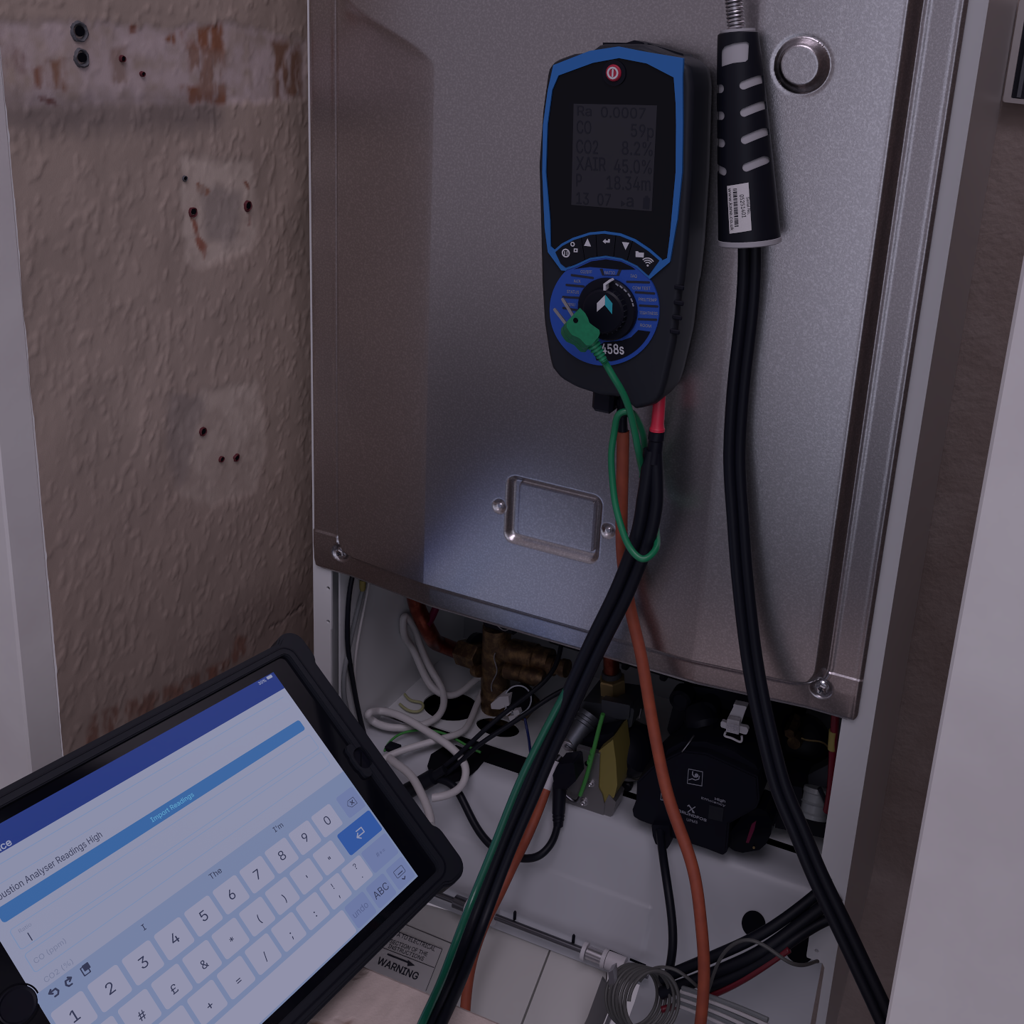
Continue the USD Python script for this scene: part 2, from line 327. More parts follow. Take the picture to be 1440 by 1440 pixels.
def threshold():
    Zp = -0.130; ye = on(605, 1397, 2, Zp)[1]
    xs, ys = np.arange(WX, 0.449, 0.0022), np.arange(-0.30, ye, 0.0022); ys = np.r_[ys, ye]
    X, Y = np.meshgrid(xs, ys, indexing='ij'); n = X.size; q = np.c_[X.ravel(), Y.ravel()]
    a = meshkit.fbm(np.c_[q * 55, np.zeros(n)], 4, 31); b = meshkit.fbm(np.c_[q[:, :1] * 260, q[:, 1:] * 120, np.zeros(n)], 3, 12)
    chip = np.clip((a - 0.68) * 14, 0, 1); rust = np.clip((a - 0.735) * 16, 0, 1)
    col = np.array([0.55, 0.455, 0.41]) * (0.88 + 0.24 * b)[:, None]
    col = col * (1 - 0.5 * chip[:, None]) + 0.5 * chip[:, None] * np.array([0.30, 0.22, 0.18]); col = col * (1 - rust[:, None]) + rust[:, None] * np.array([0.22, 0.12, 0.085])
    h = Zp - 0.0007 * chip + 0.0004 * b; h = np.where(q[:, 1] > ye - 1e-4, h - 0.001, h)
    nx, ny = X.shape; i, j = np.meshgrid(np.arange(nx - 1), np.arange(ny - 1), indexing='ij'); k = i * ny + j
    F = np.stack([k, k + ny, k + ny + 1, k + 1], -1).reshape(-1, 4); F = np.vstack([F[:, [0, 1, 2]], F[:, [0, 2, 3]]])
    top = trimesh.Trimesh(np.c_[q, h], F, process=False); low = box(WX, 0.449, -0.30, ye - 0.0003, Zp - 0.03, Zp - 0.0015)
    m = cat_([top, low]); col = np.vstack([col, np.tile([0.47, 0.385, 0.345], (len(m.vertices) - n, 1))])
    p = struct('trim_3', m, 'chipped_paint', None)
    UsdGeom.PrimvarsAPI(UsdGeom.Mesh(p)).CreatePrimvar('tone', Sdf.ValueTypeNames.Color3fArray, 'vertex').Set(Vt.Vec3fArray.FromNumpy(col.astype(np.float32)))
threshold()
def wall_socket():
    Y = 0.288; c = on(1411, 143, 1, Y); x0, z0 = c[0], c[2]
    t = thing('back_box', 'white-rimmed dark wall box on the back wall at the upper right edge', 'wall box', (x0, 0.29, z0))
    w, h = 0.045, 0.075
    part('rim', Plane((x0, 0.29, z0), (1, 0, 0), (0, 0, 1)).slab(rrect(0, w, 0, h, .002).difference(rrect(.0055, w - .0055, .0035, h - .0035, .001)), 0, 0.014), 'white_paint', t)
    part('recess', box(x0 + .005, x0 + w - .005, 0.284, 0.2895, z0 + .003, z0 + h - .003), 'print_black', t)
    part('rib', box(x0 + .0095, x0 + .0125, 0.2795, 0.2842, z0 + .0045, z0 + h - .0045), 'dark_steel', t)
wall_socket()
# ------------------------------------------------------------------ the boiler: pressed cover, casing and tray
def S(a, b, t): u = np.clip((t - a) / (b - a), 0, 1); return u * u * (3 - 2 * u)
def sd_rrect(x, z, x0, x1, z0, z1, r):
    qx, qz = np.abs(x - (x0 + x1) / 2) - (x1 - x0) / 2 + r, np.abs(z - (z0 + z1) / 2) - (z1 - z0) / 2 + r
    return np.hypot(np.maximum(qx, 0), np.maximum(qz, 0)) + np.minimum(np.maximum(qx, qz), 0) - r
YC = -0.0165
KNOB, D1, D2 = (0.3222, 0.3843), (0.1580, 0.0937), (0.2341, 0.0955)
SCR = [(0.0240, 0.0177), (0.3760, 0.0177)]
def cover_h(x, z):
    zz = z; z = np.where(z < 0.0193, z, np.where(z < 0.0243, 0.0193 + (z - 0.0193) * 2.6, z + 0.008))
    d = -sd_rrect(x, z, 0.0213, 0.3787, 0.0193, 0.9, 0.024); z = zz
    h = 0.0085 * S(0.0, 0.0075, d) + 0.0006 * S(-0.004, -0.001, d) - 0.0006 * S(-0.001, 0.0005, d)
    sh = 0.07 * S(0.362, 0.40, z) * (x < .2); lo, hi = 0.030, 0.103 - sh * 0.9
    l = np.clip((x - lo) / (hi - lo), 0, 1); r = np.clip((0.4 - x - lo) / (hi - lo), 0, 1)
    rr = np.minimum(l, r); rr = rr - 0.25 * np.clip(rr - 0.96, 0, 1)
    h = h + 0.008 * rr
    k = np.hypot(x - KNOB[0], z - KNOB[1]); h = h + 0.0062 * (1 - S(0.0096, 0.0144, k)) - 0.0006 * (1 - S(0.014, 0.0165, k)) * S(0.0135, 0.0145, k)
    o = sd_rrect(x, z, 0.1632, 0.2284, 0.0712, 0.1165, 0.006); i = sd_rrect(x, z, 0.1712, 0.2236, 0.0776, 0.1122, 0.0015)
    h = h - 0.0042 * (1 - S(-0.0038, 0.0012, o)) + 0.0036 * (1 - S(-0.0001, 0.0009, i))
    for c in (D1, D2): k = np.hypot(x - c[0], z - c[1]); h = h - 0.0022 * (1 - S(0.0018, 0.0054, k))
    for c in SCR: k = np.hypot(x - c[0], z - c[1]); h = h - 0.0030 * (1 - S(0.0042, 0.0072, k))
    h = h + 0.0011 * np.clip(z / 0.019, 0, 1) * S(0.0, -0.002, d) * (z < 0.03)
    e = np.minimum(np.minimum(x, 0.4 - x), z); h = h - 0.0012 * (1 - S(0.0, 0.0022, e)) - 0.00018 * (1 - S(0.0, 0.0012, np.abs(0.4 - x - 0.0042)))
    return h
def front_cover():
    ex = [np.arange(0, 0.4001, 0.0014), np.arange(0.1, 0.4001, 0.0009), np.array([0.1015, 0.1025, 0.103, 0.1035, 0.104])]
    xs = np.unique(np.round(np.r_[ex[0][ex[0] < 0.14], np.arange(0.14, 0.40001, 0.0008), 0.102, 0.1026, 0.103, 0.1034, 0.0213, 0.0223, 0.0233, 0.0245, 0.4], 5))
    zs = np.unique(np.round(np.r_[np.arange(0, 0.125, 0.0008), np.arange(0.125, 0.365, 0.003), np.arange(0.365, 0.41, 0.0009), np.arange(0.41, 0.70, 0.01)], 5))
    X, Z = np.meshgrid(xs, zs, indexing='ij'); H = cover_h(X, Z); r = 0.0065
    for cx, sx in ((r, -1), (0.4 - r, 1)):                      # rounded lower corners
        dx, dz = (X - cx) * sx, r - Z; k = np.hypot(dx, dz); m = (dx > 0) & (dz > 0) & (k > r)
        X = np.where(m, cx + sx * dx * r / np.maximum(k, 1e-9), X); Z = np.where(m, r - dz * r / np.maximum(k, 1e-9), Z)
    nx, nz = X.shape; V = np.c_[X.ravel(), -H.ravel(), Z.ravel()]
    i, j = np.meshgrid(np.arange(nx - 1), np.arange(nz - 1), indexing='ij'); k = i * nz + j
    F = np.stack([k, k + nz, k + nz + 1, k + 1], -1).reshape(-1, 4); F = np.vstack([F[:, [0, 1, 2]], F[:, [0, 2, 3]]])
    a = trimesh.Trimesh(V, F, process=False)
    # the folded-back edge all round
    idx = np.r_[np.arange(nz)[::-1], np.arange(1, nx) * nz, (nx - 1) * nz + np.arange(1, nz)]; e = V[idx]; m = len(e); b = e.copy(); b[:, 1] = 0.0025
    ff = [[q, q + 1, m + q + 1] for q in range(m - 1)] + [[q, m + q + 1, m + q] for q in range(m - 1)]
    s = trimesh.Trimesh(np.vstack([e, b]), [f[::-1] for f in ff], process=False)
    return cat_([a, s])
boiler = thing('gas_boiler', 'wall-hung boiler with bare galvanised cover over its open lower compartment', 'boiler', (0.2, 0.14, -0.35))
ORGB = boiler
cov = part('front_cover', front_cover(), 'galvanised', boiler, 40, label='pressed galvanised steel cover')
ORG[str(cov.GetPath())] = ORG[str(boiler.GetPath())]
for c in SCR:
    h = -cover_h(np.array([c[0]]), np.array([c[1]]))[0]; o = np.array([c[0], h, c[1]])
    part('screw', cat_([lathe(o + [0, .003, 0], o - [0, 1, 0], [(0, .0044), (.0042, .0044), (.0050, .0036)]), lathe(o - [0, .0015, 0], o - [0, 1, 0], [(0, .0033), (.0026, .0033), (.0032, .0026), (.0030, .0012), (.0022, .0010)], 6)]), 'steel', cov)
    P = Plane(o - [0, .0046, 0], (1, 0, 0), (0, 0, 1))
    part('screw_slot', P.slab(unary_union([stroke([(-.0016, .0005), (.0016, -.0005)], .0006), stroke([(-.0005, -.0016), (.0005, .0016)], .0006)]), 0, .0002), 'print_black', cov)
for c in (D1, D2):
    h = -cover_h(np.array([c[0]]), np.array([c[1]]))[0]; o = np.array([c[0], h, c[1]])
    part('rivet', lathe(o + [0, .001, 0], o - [0, 1, 0], [(0, .0019), (.0022, .0019), (.0028, .0013)], 18), 'zinc', cov)
# casing: side panels with turned-in front flanges, inner liners, back
def flange(poly, holes, y0=0.003, y1=0.0045):
    g = sg.Polygon(poly)
    for c, r in holes: g = g.difference(sg.Point(c).buffer(r))
    return Plane((0, y1, 0), (1, 0, 0), (0, 0, 1)).slab(g, 0, y1 - y0)
part('front_flange', flange([(-.0030, -.36), (.0122, -.36), (.0122, -.05), (.0128, -.05), (.0128, .68), (-.0030, .68)], [((.0102, -.0164), .0015), ((.0100, -.0440), .0015), ((.0060, -.17), .002)]), 'white_enamel', boiler)
part('front_flange', flange([(.4098, .68), (.4098, -.36), (.4035, -.36), (.4035, -.190), (.4018, -.1872), (.3912, -.1868), (.3906, -.1855), (.3906, .68)], [((.3968, -.1788), .0014), ((.3992, -.120), .0007)]), 'white_enamel', boiler)
part('side_panel', box(-.0030, -.0004, .0045, .285, -.36, .68), 'white_enamel', boiler)
part('side_panel', box(.4085, .4098, .0045, .285, -.36, .68), 'white_enamel', boiler)
part('liner', box(.0105, .0120, .014, .19, -.30, .06), 'white_enamel', boiler)
part('liner', box(.3925, .3940, .04, .19, -.168, .06), 'shaded_enamel', boiler)
part('back_panel', box(-.0030, .4085, .19, .1915, -.30, .06), 'shaded_enamel', boiler)
part('compartment_roof', box(.0005, .4085, .006, .19, .012, .0135), 'shaded_enamel', boiler)
# compartment floor with pipe holes
ZF = -0.165
def fl(px, py): return on(px, py, 2, ZF)[:2]
holes = []
for (px, py), rx, ry in [((634, 992), .024, .019), ((700, 1022), .019, .011), ]:
    holes.append(affinity.translate(affinity.scale(sg.Point(0, 0).buffer(1), rx, ry), *fl(px, py)))
pl = sg.Polygon([(.012, .072), (.393, .072), (.393, .19), (.012, .19)]).difference(unary_union(holes))
part('floor_plate', Plane((0, 0, ZF - .0015), (1, 0, 0), (0, 1, 0)).slab(pl, 0, .0015), 'white_enamel', boiler)
part('dark_backing', box(.012, .393, .045, .19, ZF - .03, ZF - .027), 'void', boiler)  # black sheet added under the floor as the shade inside its holes
def sweep_profile(p, x0, x1, th=.0012):
    n = len(p); V = [(x, y, z - k) for x in (x0, x1) for k in (0, th) for y, z in p]; V = np.array(V); F = []
    a, b, c, d = 0, n, 2 * n, 3 * n
    for i in range(n - 1):
        for q in ((a + i, a + i + 1, c + i + 1, c + i), (b + i + 1, b + i, d + i, d + i + 1), (a + i + 1, a + i, b + i, b + i + 1), (c + i, c + i + 1, d + i + 1, d + i)): F += [[q[0], q[1], q[2]], [q[0], q[2], q[3]]]
    for e in (0, n - 1): q = (a + e, b + e, d + e, c + e); F += [[q[0], q[1], q[2]], [q[0], q[2], q[3]]]
    m = trimesh.Trimesh(V, F, process=False); trimesh.repair.fix_normals(m); return m
# moulded front tray: swept profile with a pressed ledge
def tray():
    prof = spline(np.array([(0, .066, -.1665), (0, .052, -.1662), (0, .042, -.1672), (0, .034, -.1745), (0, .022, -.197), (0, .010, -.224), (0, .001, -.2450), (0, -.004, -.2540)]), 90)[:, 1:]
    xs = np.unique(np.round(np.r_[np.linspace(.012, .40, 90), np.linspace(.268, .282, 24)], 5)); X = xs[:, None] + 0 * prof[None, :, 0]
    Yp, Zp = np.tile(prof[:, 0], (len(xs), 1)), np.tile(prof[:, 1], (len(xs), 1))
    led = S(-.2115, -.2085, -(-Zp) * 1.0) ; band = (S(-.243, -.240, Zp) - S(-.2085, -.206, Zp)) * (1 - S(.2735, .2785, X)) * S(.09, .10, X)
    band2 = (1 - S(-.200, -.186, Zp)) * 0 ; Yp = Yp - 0.0013 * band; Zp = Zp + 0.0006 * band
    nx, n = X.shape; V = np.c_[X.ravel(), Yp.ravel(), Zp.ravel()]
    i, j = np.meshgrid(np.arange(nx - 1), np.arange(n - 1), indexing='ij'); k = i * n + j
    F = np.stack([k, k + 1, k + n + 1, k + n], -1).reshape(-1, 4); F = np.vstack([F[:, [0, 1, 2]], F[:, [0, 2, 3]]])
    return trimesh.Trimesh(V, F, process=False)
part('tray', tray(), 'tray_enamel', boiler, True)
part('tray_lip', sweep_profile([(-.004, -.254), (-.012, -.2605), (-.03, -.267), (-.10, -.285)], .2790, .4035), 'tray_enamel', boiler, 40)
def tray_hole(px, py, rx, rz):
    c = tray_hit(px, py); P = Plane(c[0], c[1], c[2])
    return P.slab(affinity.scale(sg.Point(0, 0).buffer(1), rx, rz), .0002, .0008)
def tray_hit(px, py):
    """point of the sloping tray under a pixel and two directions in its surface"""
    for o, a in (((0, -.020, -.2632), math.radians(19)), ((0, .022, -.197), math.radians(66))):
        u, v = (1, 0, 0), (0, math.cos(a), math.sin(a)); w = np.cross(u, v); r = ray(px, py); p = CAM + r * ((np.array(o) - CAM) @ w) / (r @ w)
        if p[1] < -0.004 or a > 1: return p, u, v
for px, py, rx, rz in [(1060, 1299, .0085, .0085), (1124, 1332, .0105, .010)]: part('tray_opening', tray_hole(px, py, rx, rz), 'void', boiler)
part('tray_hole', tray_hole(731, 1089, .0012, .0008), 'void', boiler)
part('tray_slot', box(.095, .212, .0535, .0715, ZF - .003, ZF - .0008), 'void', boiler)
part('tray_opening', Plane((0, 0, ZF - .0012), (1, 0, 0), (0, 1, 0)).slab(sg.Polygon([on(x, y, 2, ZF)[:2] for x, y in ((601, 1076), (606, 1060), (622, 1050), (642, 1047), (662, 1056), (680, 1052), (690, 1058), (672, 1080), (655, 1094), (640, 1098), (618, 1094), (604, 1086))]), 0, .0008), 'void', boiler)

# ------------------------------------------------------------------ drop-down control box under the tray
A30 = math.radians(30)
cb = thing('control_box', 'light grey drop-down control box hinged on a steel rod below the tray', 'control box', (0.15, -0.05, -0.29))
CP = Plane((0.1, -0.010, -0.2600), (1, 0, 0), (0, math.cos(A30), math.sin(A30)))
def ext(p, q, k): return (p[0] + (q[0] - p[0]) * k, p[1] + (q[1] - p[1]) * k)
part('lid', CP.pslab([(470, 1236), (640, 1283), (712, 1310), (773, 1333), (640, 1680), (300, 1560)], -.006, 0), 'panel_grey', cb)
part('lid', CP.pslab([(776, 1334), (786, 1333), (846, 1357), (853, 1364), (852, 1376), (822, 1440), (740, 1620), (660, 1640)], -.006, .0006, .0012), 'panel_grey', cb)
lab = part('warning_label', CP.pslab([(430, 1260), (622, 1334), (601, 1392), (520, 1560), (330, 1490)], 0.0001, .0003), 'label_grey', cb, label='grey warning label with black lettering')
ORG[str(lab.GetPath())] = ORG[str(cb.GetPath())]
def line_px(P, pts, w, h=.0004): return P.slab(sg.LineString(P.sts(pts)).buffer(w / 2, cap_style=2), h, h + .00015)
part('label_lettering', cat_([CP.text('A TO ELECTRICAL', (558, 1316.5), (611, 1338), 6.5, .0004), CP.text('SECTION OF THE', (548, 1326), (600, 1345), 6.0, .0004), CP.text('INSTRUCTIONS', (545.5, 1333), (595, 1351.5), 6.0, .0004),
      CP.text('WARNING', (529.5, 1355), (586, 1378.5), 11, .0004, True), line_px(CP, [(480, 1279), (622, 1335), (599, 1394)], .00035), line_px(CP, [(500, 1318), (610.5, 1361)], .00035), line_px(CP, [(545, 1342), (574, 1353.5)], .0011),
      CP.pslab([(574, 1350), (583.5, 1358), (573, 1359)], .0004, .0005)]), 'print_black', lab)
part('lid_groove', line_px(CP, [(570, 1300), (638, 1328)], .0006, .0001), 'dark_steel', cb)
part('lid_groove', line_px(CP, [(480, 1268), (560, 1298)], .0006, .0001), 'dark_steel', cb)
ra, rb = on(626, 1262, 1, -.0085), on(912, 1372, 1, -.0085); zr = (ra[2] + rb[2]) / 2; ra[2] = rb[2] = zr
part('hinge_rod', rod(ra - [.03, 0, 0], rb, .0021), 'dark_steel', cb, label='dark steel hinge rod')
def collar(x0, x1, r, m, name='hinge_collar'): part(name, lathe((x0, -.0085, zr), (1, -.0085, zr), [(0, .0018), (0, r), (x1 - x0, r), (x1 - x0, .0018)]), m, cb)
X = lambda px, py: on(px, py, 1, -.0085)[0]
collar(X(640, 1262), X(657, 1270), .0045, 'dark_steel'); collar(X(657, 1268), X(672, 1276), .0056, 'gland_white'); collar(X(690, 1282), X(697, 1288), .0062, 'gland_white')
collar(X(826, 1338), X(849, 1348), .0042, 'zinc'); collar(X(820, 1335), X(825, 1340), .0058, 'gland_white'); collar(X(848, 1345), X(853, 1352), .0060, 'gland_white'); collar(X(854, 1350), X(878, 1362), .0058, 'gland_white', 'hinge_clip'); collar(X(878, 1360), X(905, 1372), .0034, 'zinc')
part('hinge_rail', cat_([CP.pslab([(700, 1296), (704, 1302), (786, 1336), (822, 1350), (822, 1344), (712, 1298)], -.001, .0016)]), 'gland_white', cb)
for px, py in ((724, 1287), (806.5, 1320)):
    c = on(px, py, 1, -.005); part('lock_pin', lathe(c - [0, 0, .0035], c + [0, 0, 1], [(0, .0012), (.006, .0012), (.0072, .0006)], 12), 'black_plastic', cb)
for a, b in (((857, 1337), (880, 1347)), ((886, 1349), (908, 1358))):
    p0, p1 = on(*a, 1, -.004), on(*b, 1, -.004); part('slot', rod(p0, p1, .0008, 8), 'void', cb)
# ------------------------------------------------------------------ flue gas analyser hanging on the cover by its magnets
YF = -0.055
FA = Plane((0, YF, 0), (1, 0, 0), (0, 0, 1))
c3 = lambda *P: [(720 + x / 4.5, 20 + y / 4.5) for x, y in P]
c4 = lambda *P: [(720 + x / 4.5, 320 + y / 4.5) for x, y in P]
an = thing('gas_analyser', 'black and blue handheld flue gas analyser hanging on the galvanised cover', 'gas analyser', on(870, 555, 1, -0.03))
def loft(A, B):
    """solid between two rings of 3-D points with equal counts; A is the front"""
    A, B = np.array(A), np.array(B); n = len(A); P = Plane(A.mean(0), A[0] - A.mean(0), A[1] - A.mean(0)) if False else None
    V = np.vstack([A, B]); F = []
    for i in range(n): j = (i + 1) % n; F += [[i, n + i, n + j], [i, n + j, j]]
    poly = sg.Polygon(A[:, [0, 2]]); v2, f2 = trimesh.creation.triangulate_polygon(poly, engine='earcut')
    from scipy.spatial import cKDTree
    m = cKDTree(A[:, [0, 2]]).query(v2)[1]; f2 = m[f2]; F += f2.tolist() + (f2[:, ::-1] + n).tolist()
    t = trimesh.Trimesh(V, F, process=False); trimesh.repair.fix_normals(t); return t
def dens(pts, n=160):
    g = sg.Polygon(pts).buffer(0); r = g.exterior; return np.array([r.interpolate(k / n, normalized=True).coords[0] for k in range(n)])
# the right-hand edge is seen at the back, the left-hand edge at the front
left = c3((480, 240), (370, 252), (270, 290), (238, 312), (215, 350), (180, 600), (155, 950), (165, 1300)) + c4((175, 350), (190, 600), (220, 800), (240, 890), (300, 965), (400, 1022), (550, 1072), (700, 1082))
rightb = c4((900, 1060), (1020, 1030), (1062, 985), (1090, 900), (1150, 640), (1185, 345), (1196, 310), (1220, 100)) + c3((1250, 1000), (1266, 450), (1250, 340), (1190, 280), (1100, 255))
top = c3((860, 190), (600, 192))
Lp = [tuple(on(x, y, 1, YF)[[0, 2]]) for x, y in left]; Rp = [tuple(on(x, y, 1, -0.024)[[0, 2]]) for x, y in rightb]; Tp = [tuple(on(x, y, 1, -0.045)[[0, 2]]) for x, y in top]
OUT = sg.Polygon(Lp + Rp + Tp).buffer(0).buffer(-.003).buffer(.003)
def shell(g, ys, ins):
    rings = []
    for y, k in zip(ys, ins):
        q = dens(g.buffer(-k) if k else g); rings.append(np.c_[q[:, 0], np.full(len(q), y), q[:, 1]])
    base = rings[0][:, [0, 2]]
    for i in range(1, len(rings)):                               # keep the rings' starting points together
        s = np.argmin(np.linalg.norm(rings[i][:, [0, 2]] - rings[i - 1][0, [0, 2]], axis=1)); rings[i] = np.roll(rings[i], -s, 0)
    return rings
rg = shell(OUT, [YF, YF + .0012, YF + .004, -.030, -.022, -.0175], [.0034, .0012, 0, .0, .0008, .004])
n = len(rg[0]); V = np.vstack(rg); F = []
for k in range(len(rg) - 1):
    for i in range(n): j = (i + 1) % n; a, b, c, d = k * n + i, k * n + j, (k + 1) * n + j, (k + 1) * n + i; F += [[a, d, c], [a, c, b]]
from scipy.spatial import cKDTree
for k, fl_ in ((0, 1), (len(rg) - 1, -1)):
    v2, f2 = trimesh.creation.triangulate_polygon(sg.Polygon(rg[k][:, [0, 2]]), engine='earcut'); m = cKDTree(rg[k][:, [0, 2]]).query(v2)[1]; F += (m[f2][:, ::fl_] + k * n).tolist()
body = trimesh.Trimesh(V, F, process=False); trimesh.repair.fix_normals(body)
part('body', body, 'charcoal', an, 40)
for y in (445, 487, 528, 568, 610): pass
for (x, y) in c4((1058, 380), (1055, 478), (1045, 570), (1030, 660)):
    p = on(x, y, 1, YF - .0002); part('side_grip', box(p[0] - .0028, p[0] + .0028, YF - .0006, YF + .001, p[2] - .0012, p[2] + .0012, .0005), 'black_plastic', an)
blue_o = FA.sts(c3((270, 322), (500, 232), (680, 205), (860, 240), (1090, 278), (1085, 400), (1087, 700), (1082, 1000), (1052, 1300)) + c4((1042, 0), (1005, 215), (880, 322), (320, 268), (235, 152), (215, 0)) + c3((200, 1000), (205, 700), (235, 480)))
blue_i = FA.sts(c3((302, 388), (520, 308), (685, 278), (860, 312), (1030, 400), (1042, 560), (1045, 700), (1042, 1000), (1006, 1400)) + c4((988, 190), (950, 208), (870, 130), (780, 72), (690, 36), (590, 20), (500, 30), (400, 62), (330, 100), (278, 140), (252, 118)) + c3((248, 1300), (222, 1000), (232, 700), (262, 480)))
dialg = sg.Polygon(FA.sts(c4(*[(590 + 346 * math.cos(a), 520 + 350 * math.sin(a)) for a in np.linspace(0, 2 * np.pi, 90)[:-1]])))
go, gi = sg.Polygon(blue_o).buffer(0), sg.Polygon(blue_i).buffer(0)
part('bezel', FA.slab(go.difference(gi).difference(sg.Polygon(FA.sts(c4((284, 152), (330, 112), (400, 76), (500, 44), (590, 36), (690, 50), (780, 86), (870, 146), (940, 206), (872, 300), (800, 250), (600, 200), (400, 250), (318, 225)))).buffer(0).union(dialg)).buffer(-.0002).buffer(.0002), -.0004, .0016), 'blue_plastic', an, label='blue trim frame')
part('window', FA.slab(gi.buffer(.0003), -.0002, .0007), 'black_gloss', an, label='glossy black display window')
lcdp = c3((395, 566), (922, 577), (888, 1245), (380, 1205))
lcd = part('display', FA.pslab(lcdp, .0006, .0009), 'lcd', an, label='dim grey liquid crystal display with readings')
ORG[str(lcd.GetPath())] = ORG[str(an.GetPath())]
def lcdt(t, a, b, h): return FA.text(t, c3(a)[0], c3(b)[0], h / 4.5, .00095)
rows = [('Ra', (418, 640), (508, 643), 62), ('0.0007', (568, 650), (848, 660), 66), ('CO', (415, 752), (505, 756), 80), ('59p', (757, 773), (900, 780), 80), ('CO2', (412, 876), (548, 884), 84), ('8.2%', (700, 886), (893, 895), 84),
        ('XAIR', (412, 983), (597, 991), 84), ('45.0%', (650, 1000), (888, 1008), 84), ('P', (412, 1088), (446, 1090), 80), ('18.34m', (605, 1105), (880, 1115), 84), ('13', (412, 1198), (490, 1204), 74), ('07', (545, 1206), (630, 1211), 74), ('a', (728, 1214), (772, 1217), 78)]
part('reading', cat_([lcdt(*r) for r in rows] + [FA.pslab(c3((695, 1178), (722, 1198), (694, 1216)), .0009, .00105), FA.pslab(c3((836, 1160), (846, 1160), (848, 1148), (864, 1149), (866, 1161), (876, 1162), (872, 1232), (832, 1229)), .0009, .00105)]), 'lcd_ink', lcd)
# on/off button
pb = FA.st(*c3((652, 372))[0]); q = lambda r: r / 4.5 * .345e-3
part('button_bezel', FA.slab(ring(pb, q(56), q(84)), .0005, .0016), 'black_plastic', an)
b = part('power_button', lathe(FA.p3(*pb, 0), FA.p3(*pb, 1), [(0, q(55)), (.0022, q(55)), (.0029, q(48)), (.0029, 0.0001)], 32), 'button_red', an, label='red on-off button')
ORG[str(b.GetPath())] = ORG[str(an.GetPath())]
part('power_symbol', cat_([FA.slab(ring(pb, q(28), q(40)), .0029, .0031), FA.slab(stroke([(pb[0], pb[1] - q(20)), (pb[0], pb[1] + q(20))], q(11)), .0029, .0031)]), 'print_white', b)
# arc of keys between screen and dial
kb = FA.sts(c4((284, 152), (330, 112), (400, 76), (500, 44), (590, 36), (690, 50), (780, 86), (870, 146), (940, 206), (872, 300), (800, 235), (700, 188), (600, 172), (500, 186), (410, 228), (350, 250), (318, 225)))
kp = sg.Polygon(kb).buffer(0)
cuts = [stroke(FA.sts(c4(*p)), .0004) for p in (((445, 40), (470, 200)), ((540, 30), (548, 190)), ((668, 30), (652, 190)), ((775, 70), (735, 215)))]
for i, g in enumerate(sorted(kp.difference(unary_union(cuts)).geoms, key=lambda g: g.centroid.x)):
    part('key', FA.slab(g.buffer(-.0002).buffer(.0002), .0004, .0019), 'black_rubber', an)
part('key_rim', FA.slab(kp.buffer(.0013).difference(kp.buffer(.0002)), .0002, .0015), 'blue_plastic', an)
def C4(x, y): return FA.st(*c4((x, y))[0])
Q = lambda r: r / 4.5 * .36e-3
def poly4(*p): return sg.Polygon(FA.sts(c4(*p)))
sym = [ring(C4(351, 158), Q(21), Q(30)), stroke([C4(344, 148), C4(344, 170)], Q(6)), stroke([C4(359, 148), C4(359, 170)], Q(6)), ring(C4(394, 102), Q(9), Q(16)), poly4((402, 128), (426, 130), (425, 154), (401, 152)).difference(poly4((409, 135), (419, 136), (418, 147), (408, 146))),
       poly4((488, 66), (510, 116), (466, 112)), poly4((706, 88), (752, 92), (728, 138)), poly4((792, 146), (806, 146), (812, 154), (844, 156), (842, 186), (792, 182)), poly4((584, 84), (602, 68), (602, 78), (618, 79), (618, 70), (630, 71), (628, 92), (602, 91), (602, 99)),
       sg.Point(C4(868, 236)).buffer(Q(7))]
wf = C4(868, 236)
for r in (18, 32, 46): sym.append(ring(wf, Q(r), Q(r + 7)).intersection(sg.Polygon([wf, (wf[0] - .01, wf[1] + .0085), (wf[0] + .01, wf[1] + .0085)])))
part('key_symbol', cat_([FA.slab(g, .0019, .0021) for g in sym]), 'print_white', an)
# dial
DC = C4(590, 522); DR = Q(349)
disc = dialg.difference(kp.buffer(.0013))
part('dial_face', FA.slab(disc, 0, .0012), 'dial_blue', an, label='blue selector face')
inner = dialg.buffer(-.0022)
dark = [inner.intersection(poly4((380, 262), (420, 190), (600, 150), (760, 180), (830, 262), (700, 264), (500, 246))).difference(kp.buffer(.0022)), poly4((650, 716), (700, 712), (760, 690), (805, 645), (893, 657), (875, 715), (830, 770), (795, 800), (740, 830), (640, 842), (540, 836), (520, 760), (590, 722))]
for g in dark: part('dial_inlay', FA.slab(g.intersection(inner), .0012, .0014), 'black_plastic', an)
bars = [((385, 298), (518, 316)), ((352, 360), (460, 370)), ((330, 436), (434, 442)), ((332, 505), (420, 520)), ((735, 340), (872, 344)), ((790, 406), (905, 414)), ((816, 490), (925, 496)), ((808, 576), (918, 580))]
part('dial_bar', cat_([FA.slab(stroke([C4(*a), C4(*b)], Q(15)), .0012, .0014) for a, b in bars] + [FA.slab(poly4((562, 258), (580, 258), (590, 296), (668, 298), (682, 262), (700, 264), (684, 302), (578, 300)), .0012, .0014)]), 'print_black', an)
labs = [('O2/EFF', (442, 286), (514, 288)), ('RATIO', (593, 292), (658, 294)), ('IAQ', (757, 312), (796, 315)), ('AUX', (398, 345), (441, 346)), ('COM TEST', (770, 388), (882, 392)), ('STATUS', (355, 411), (430, 416)), ('PRS/TEMP', (808, 460), (922, 466)), ('MENU', (350, 492), (406, 494)), ('TIGHTNESS', (813, 545), (927, 551)), ('ROOM', (818, 624), (886, 630))]
part('dial_lettering', cat_([FA.text(t, c4(a)[0], c4(b_)[0], 19 / 4.5, .00125) for t, a, b_ in labs]), 'print_dim', an)
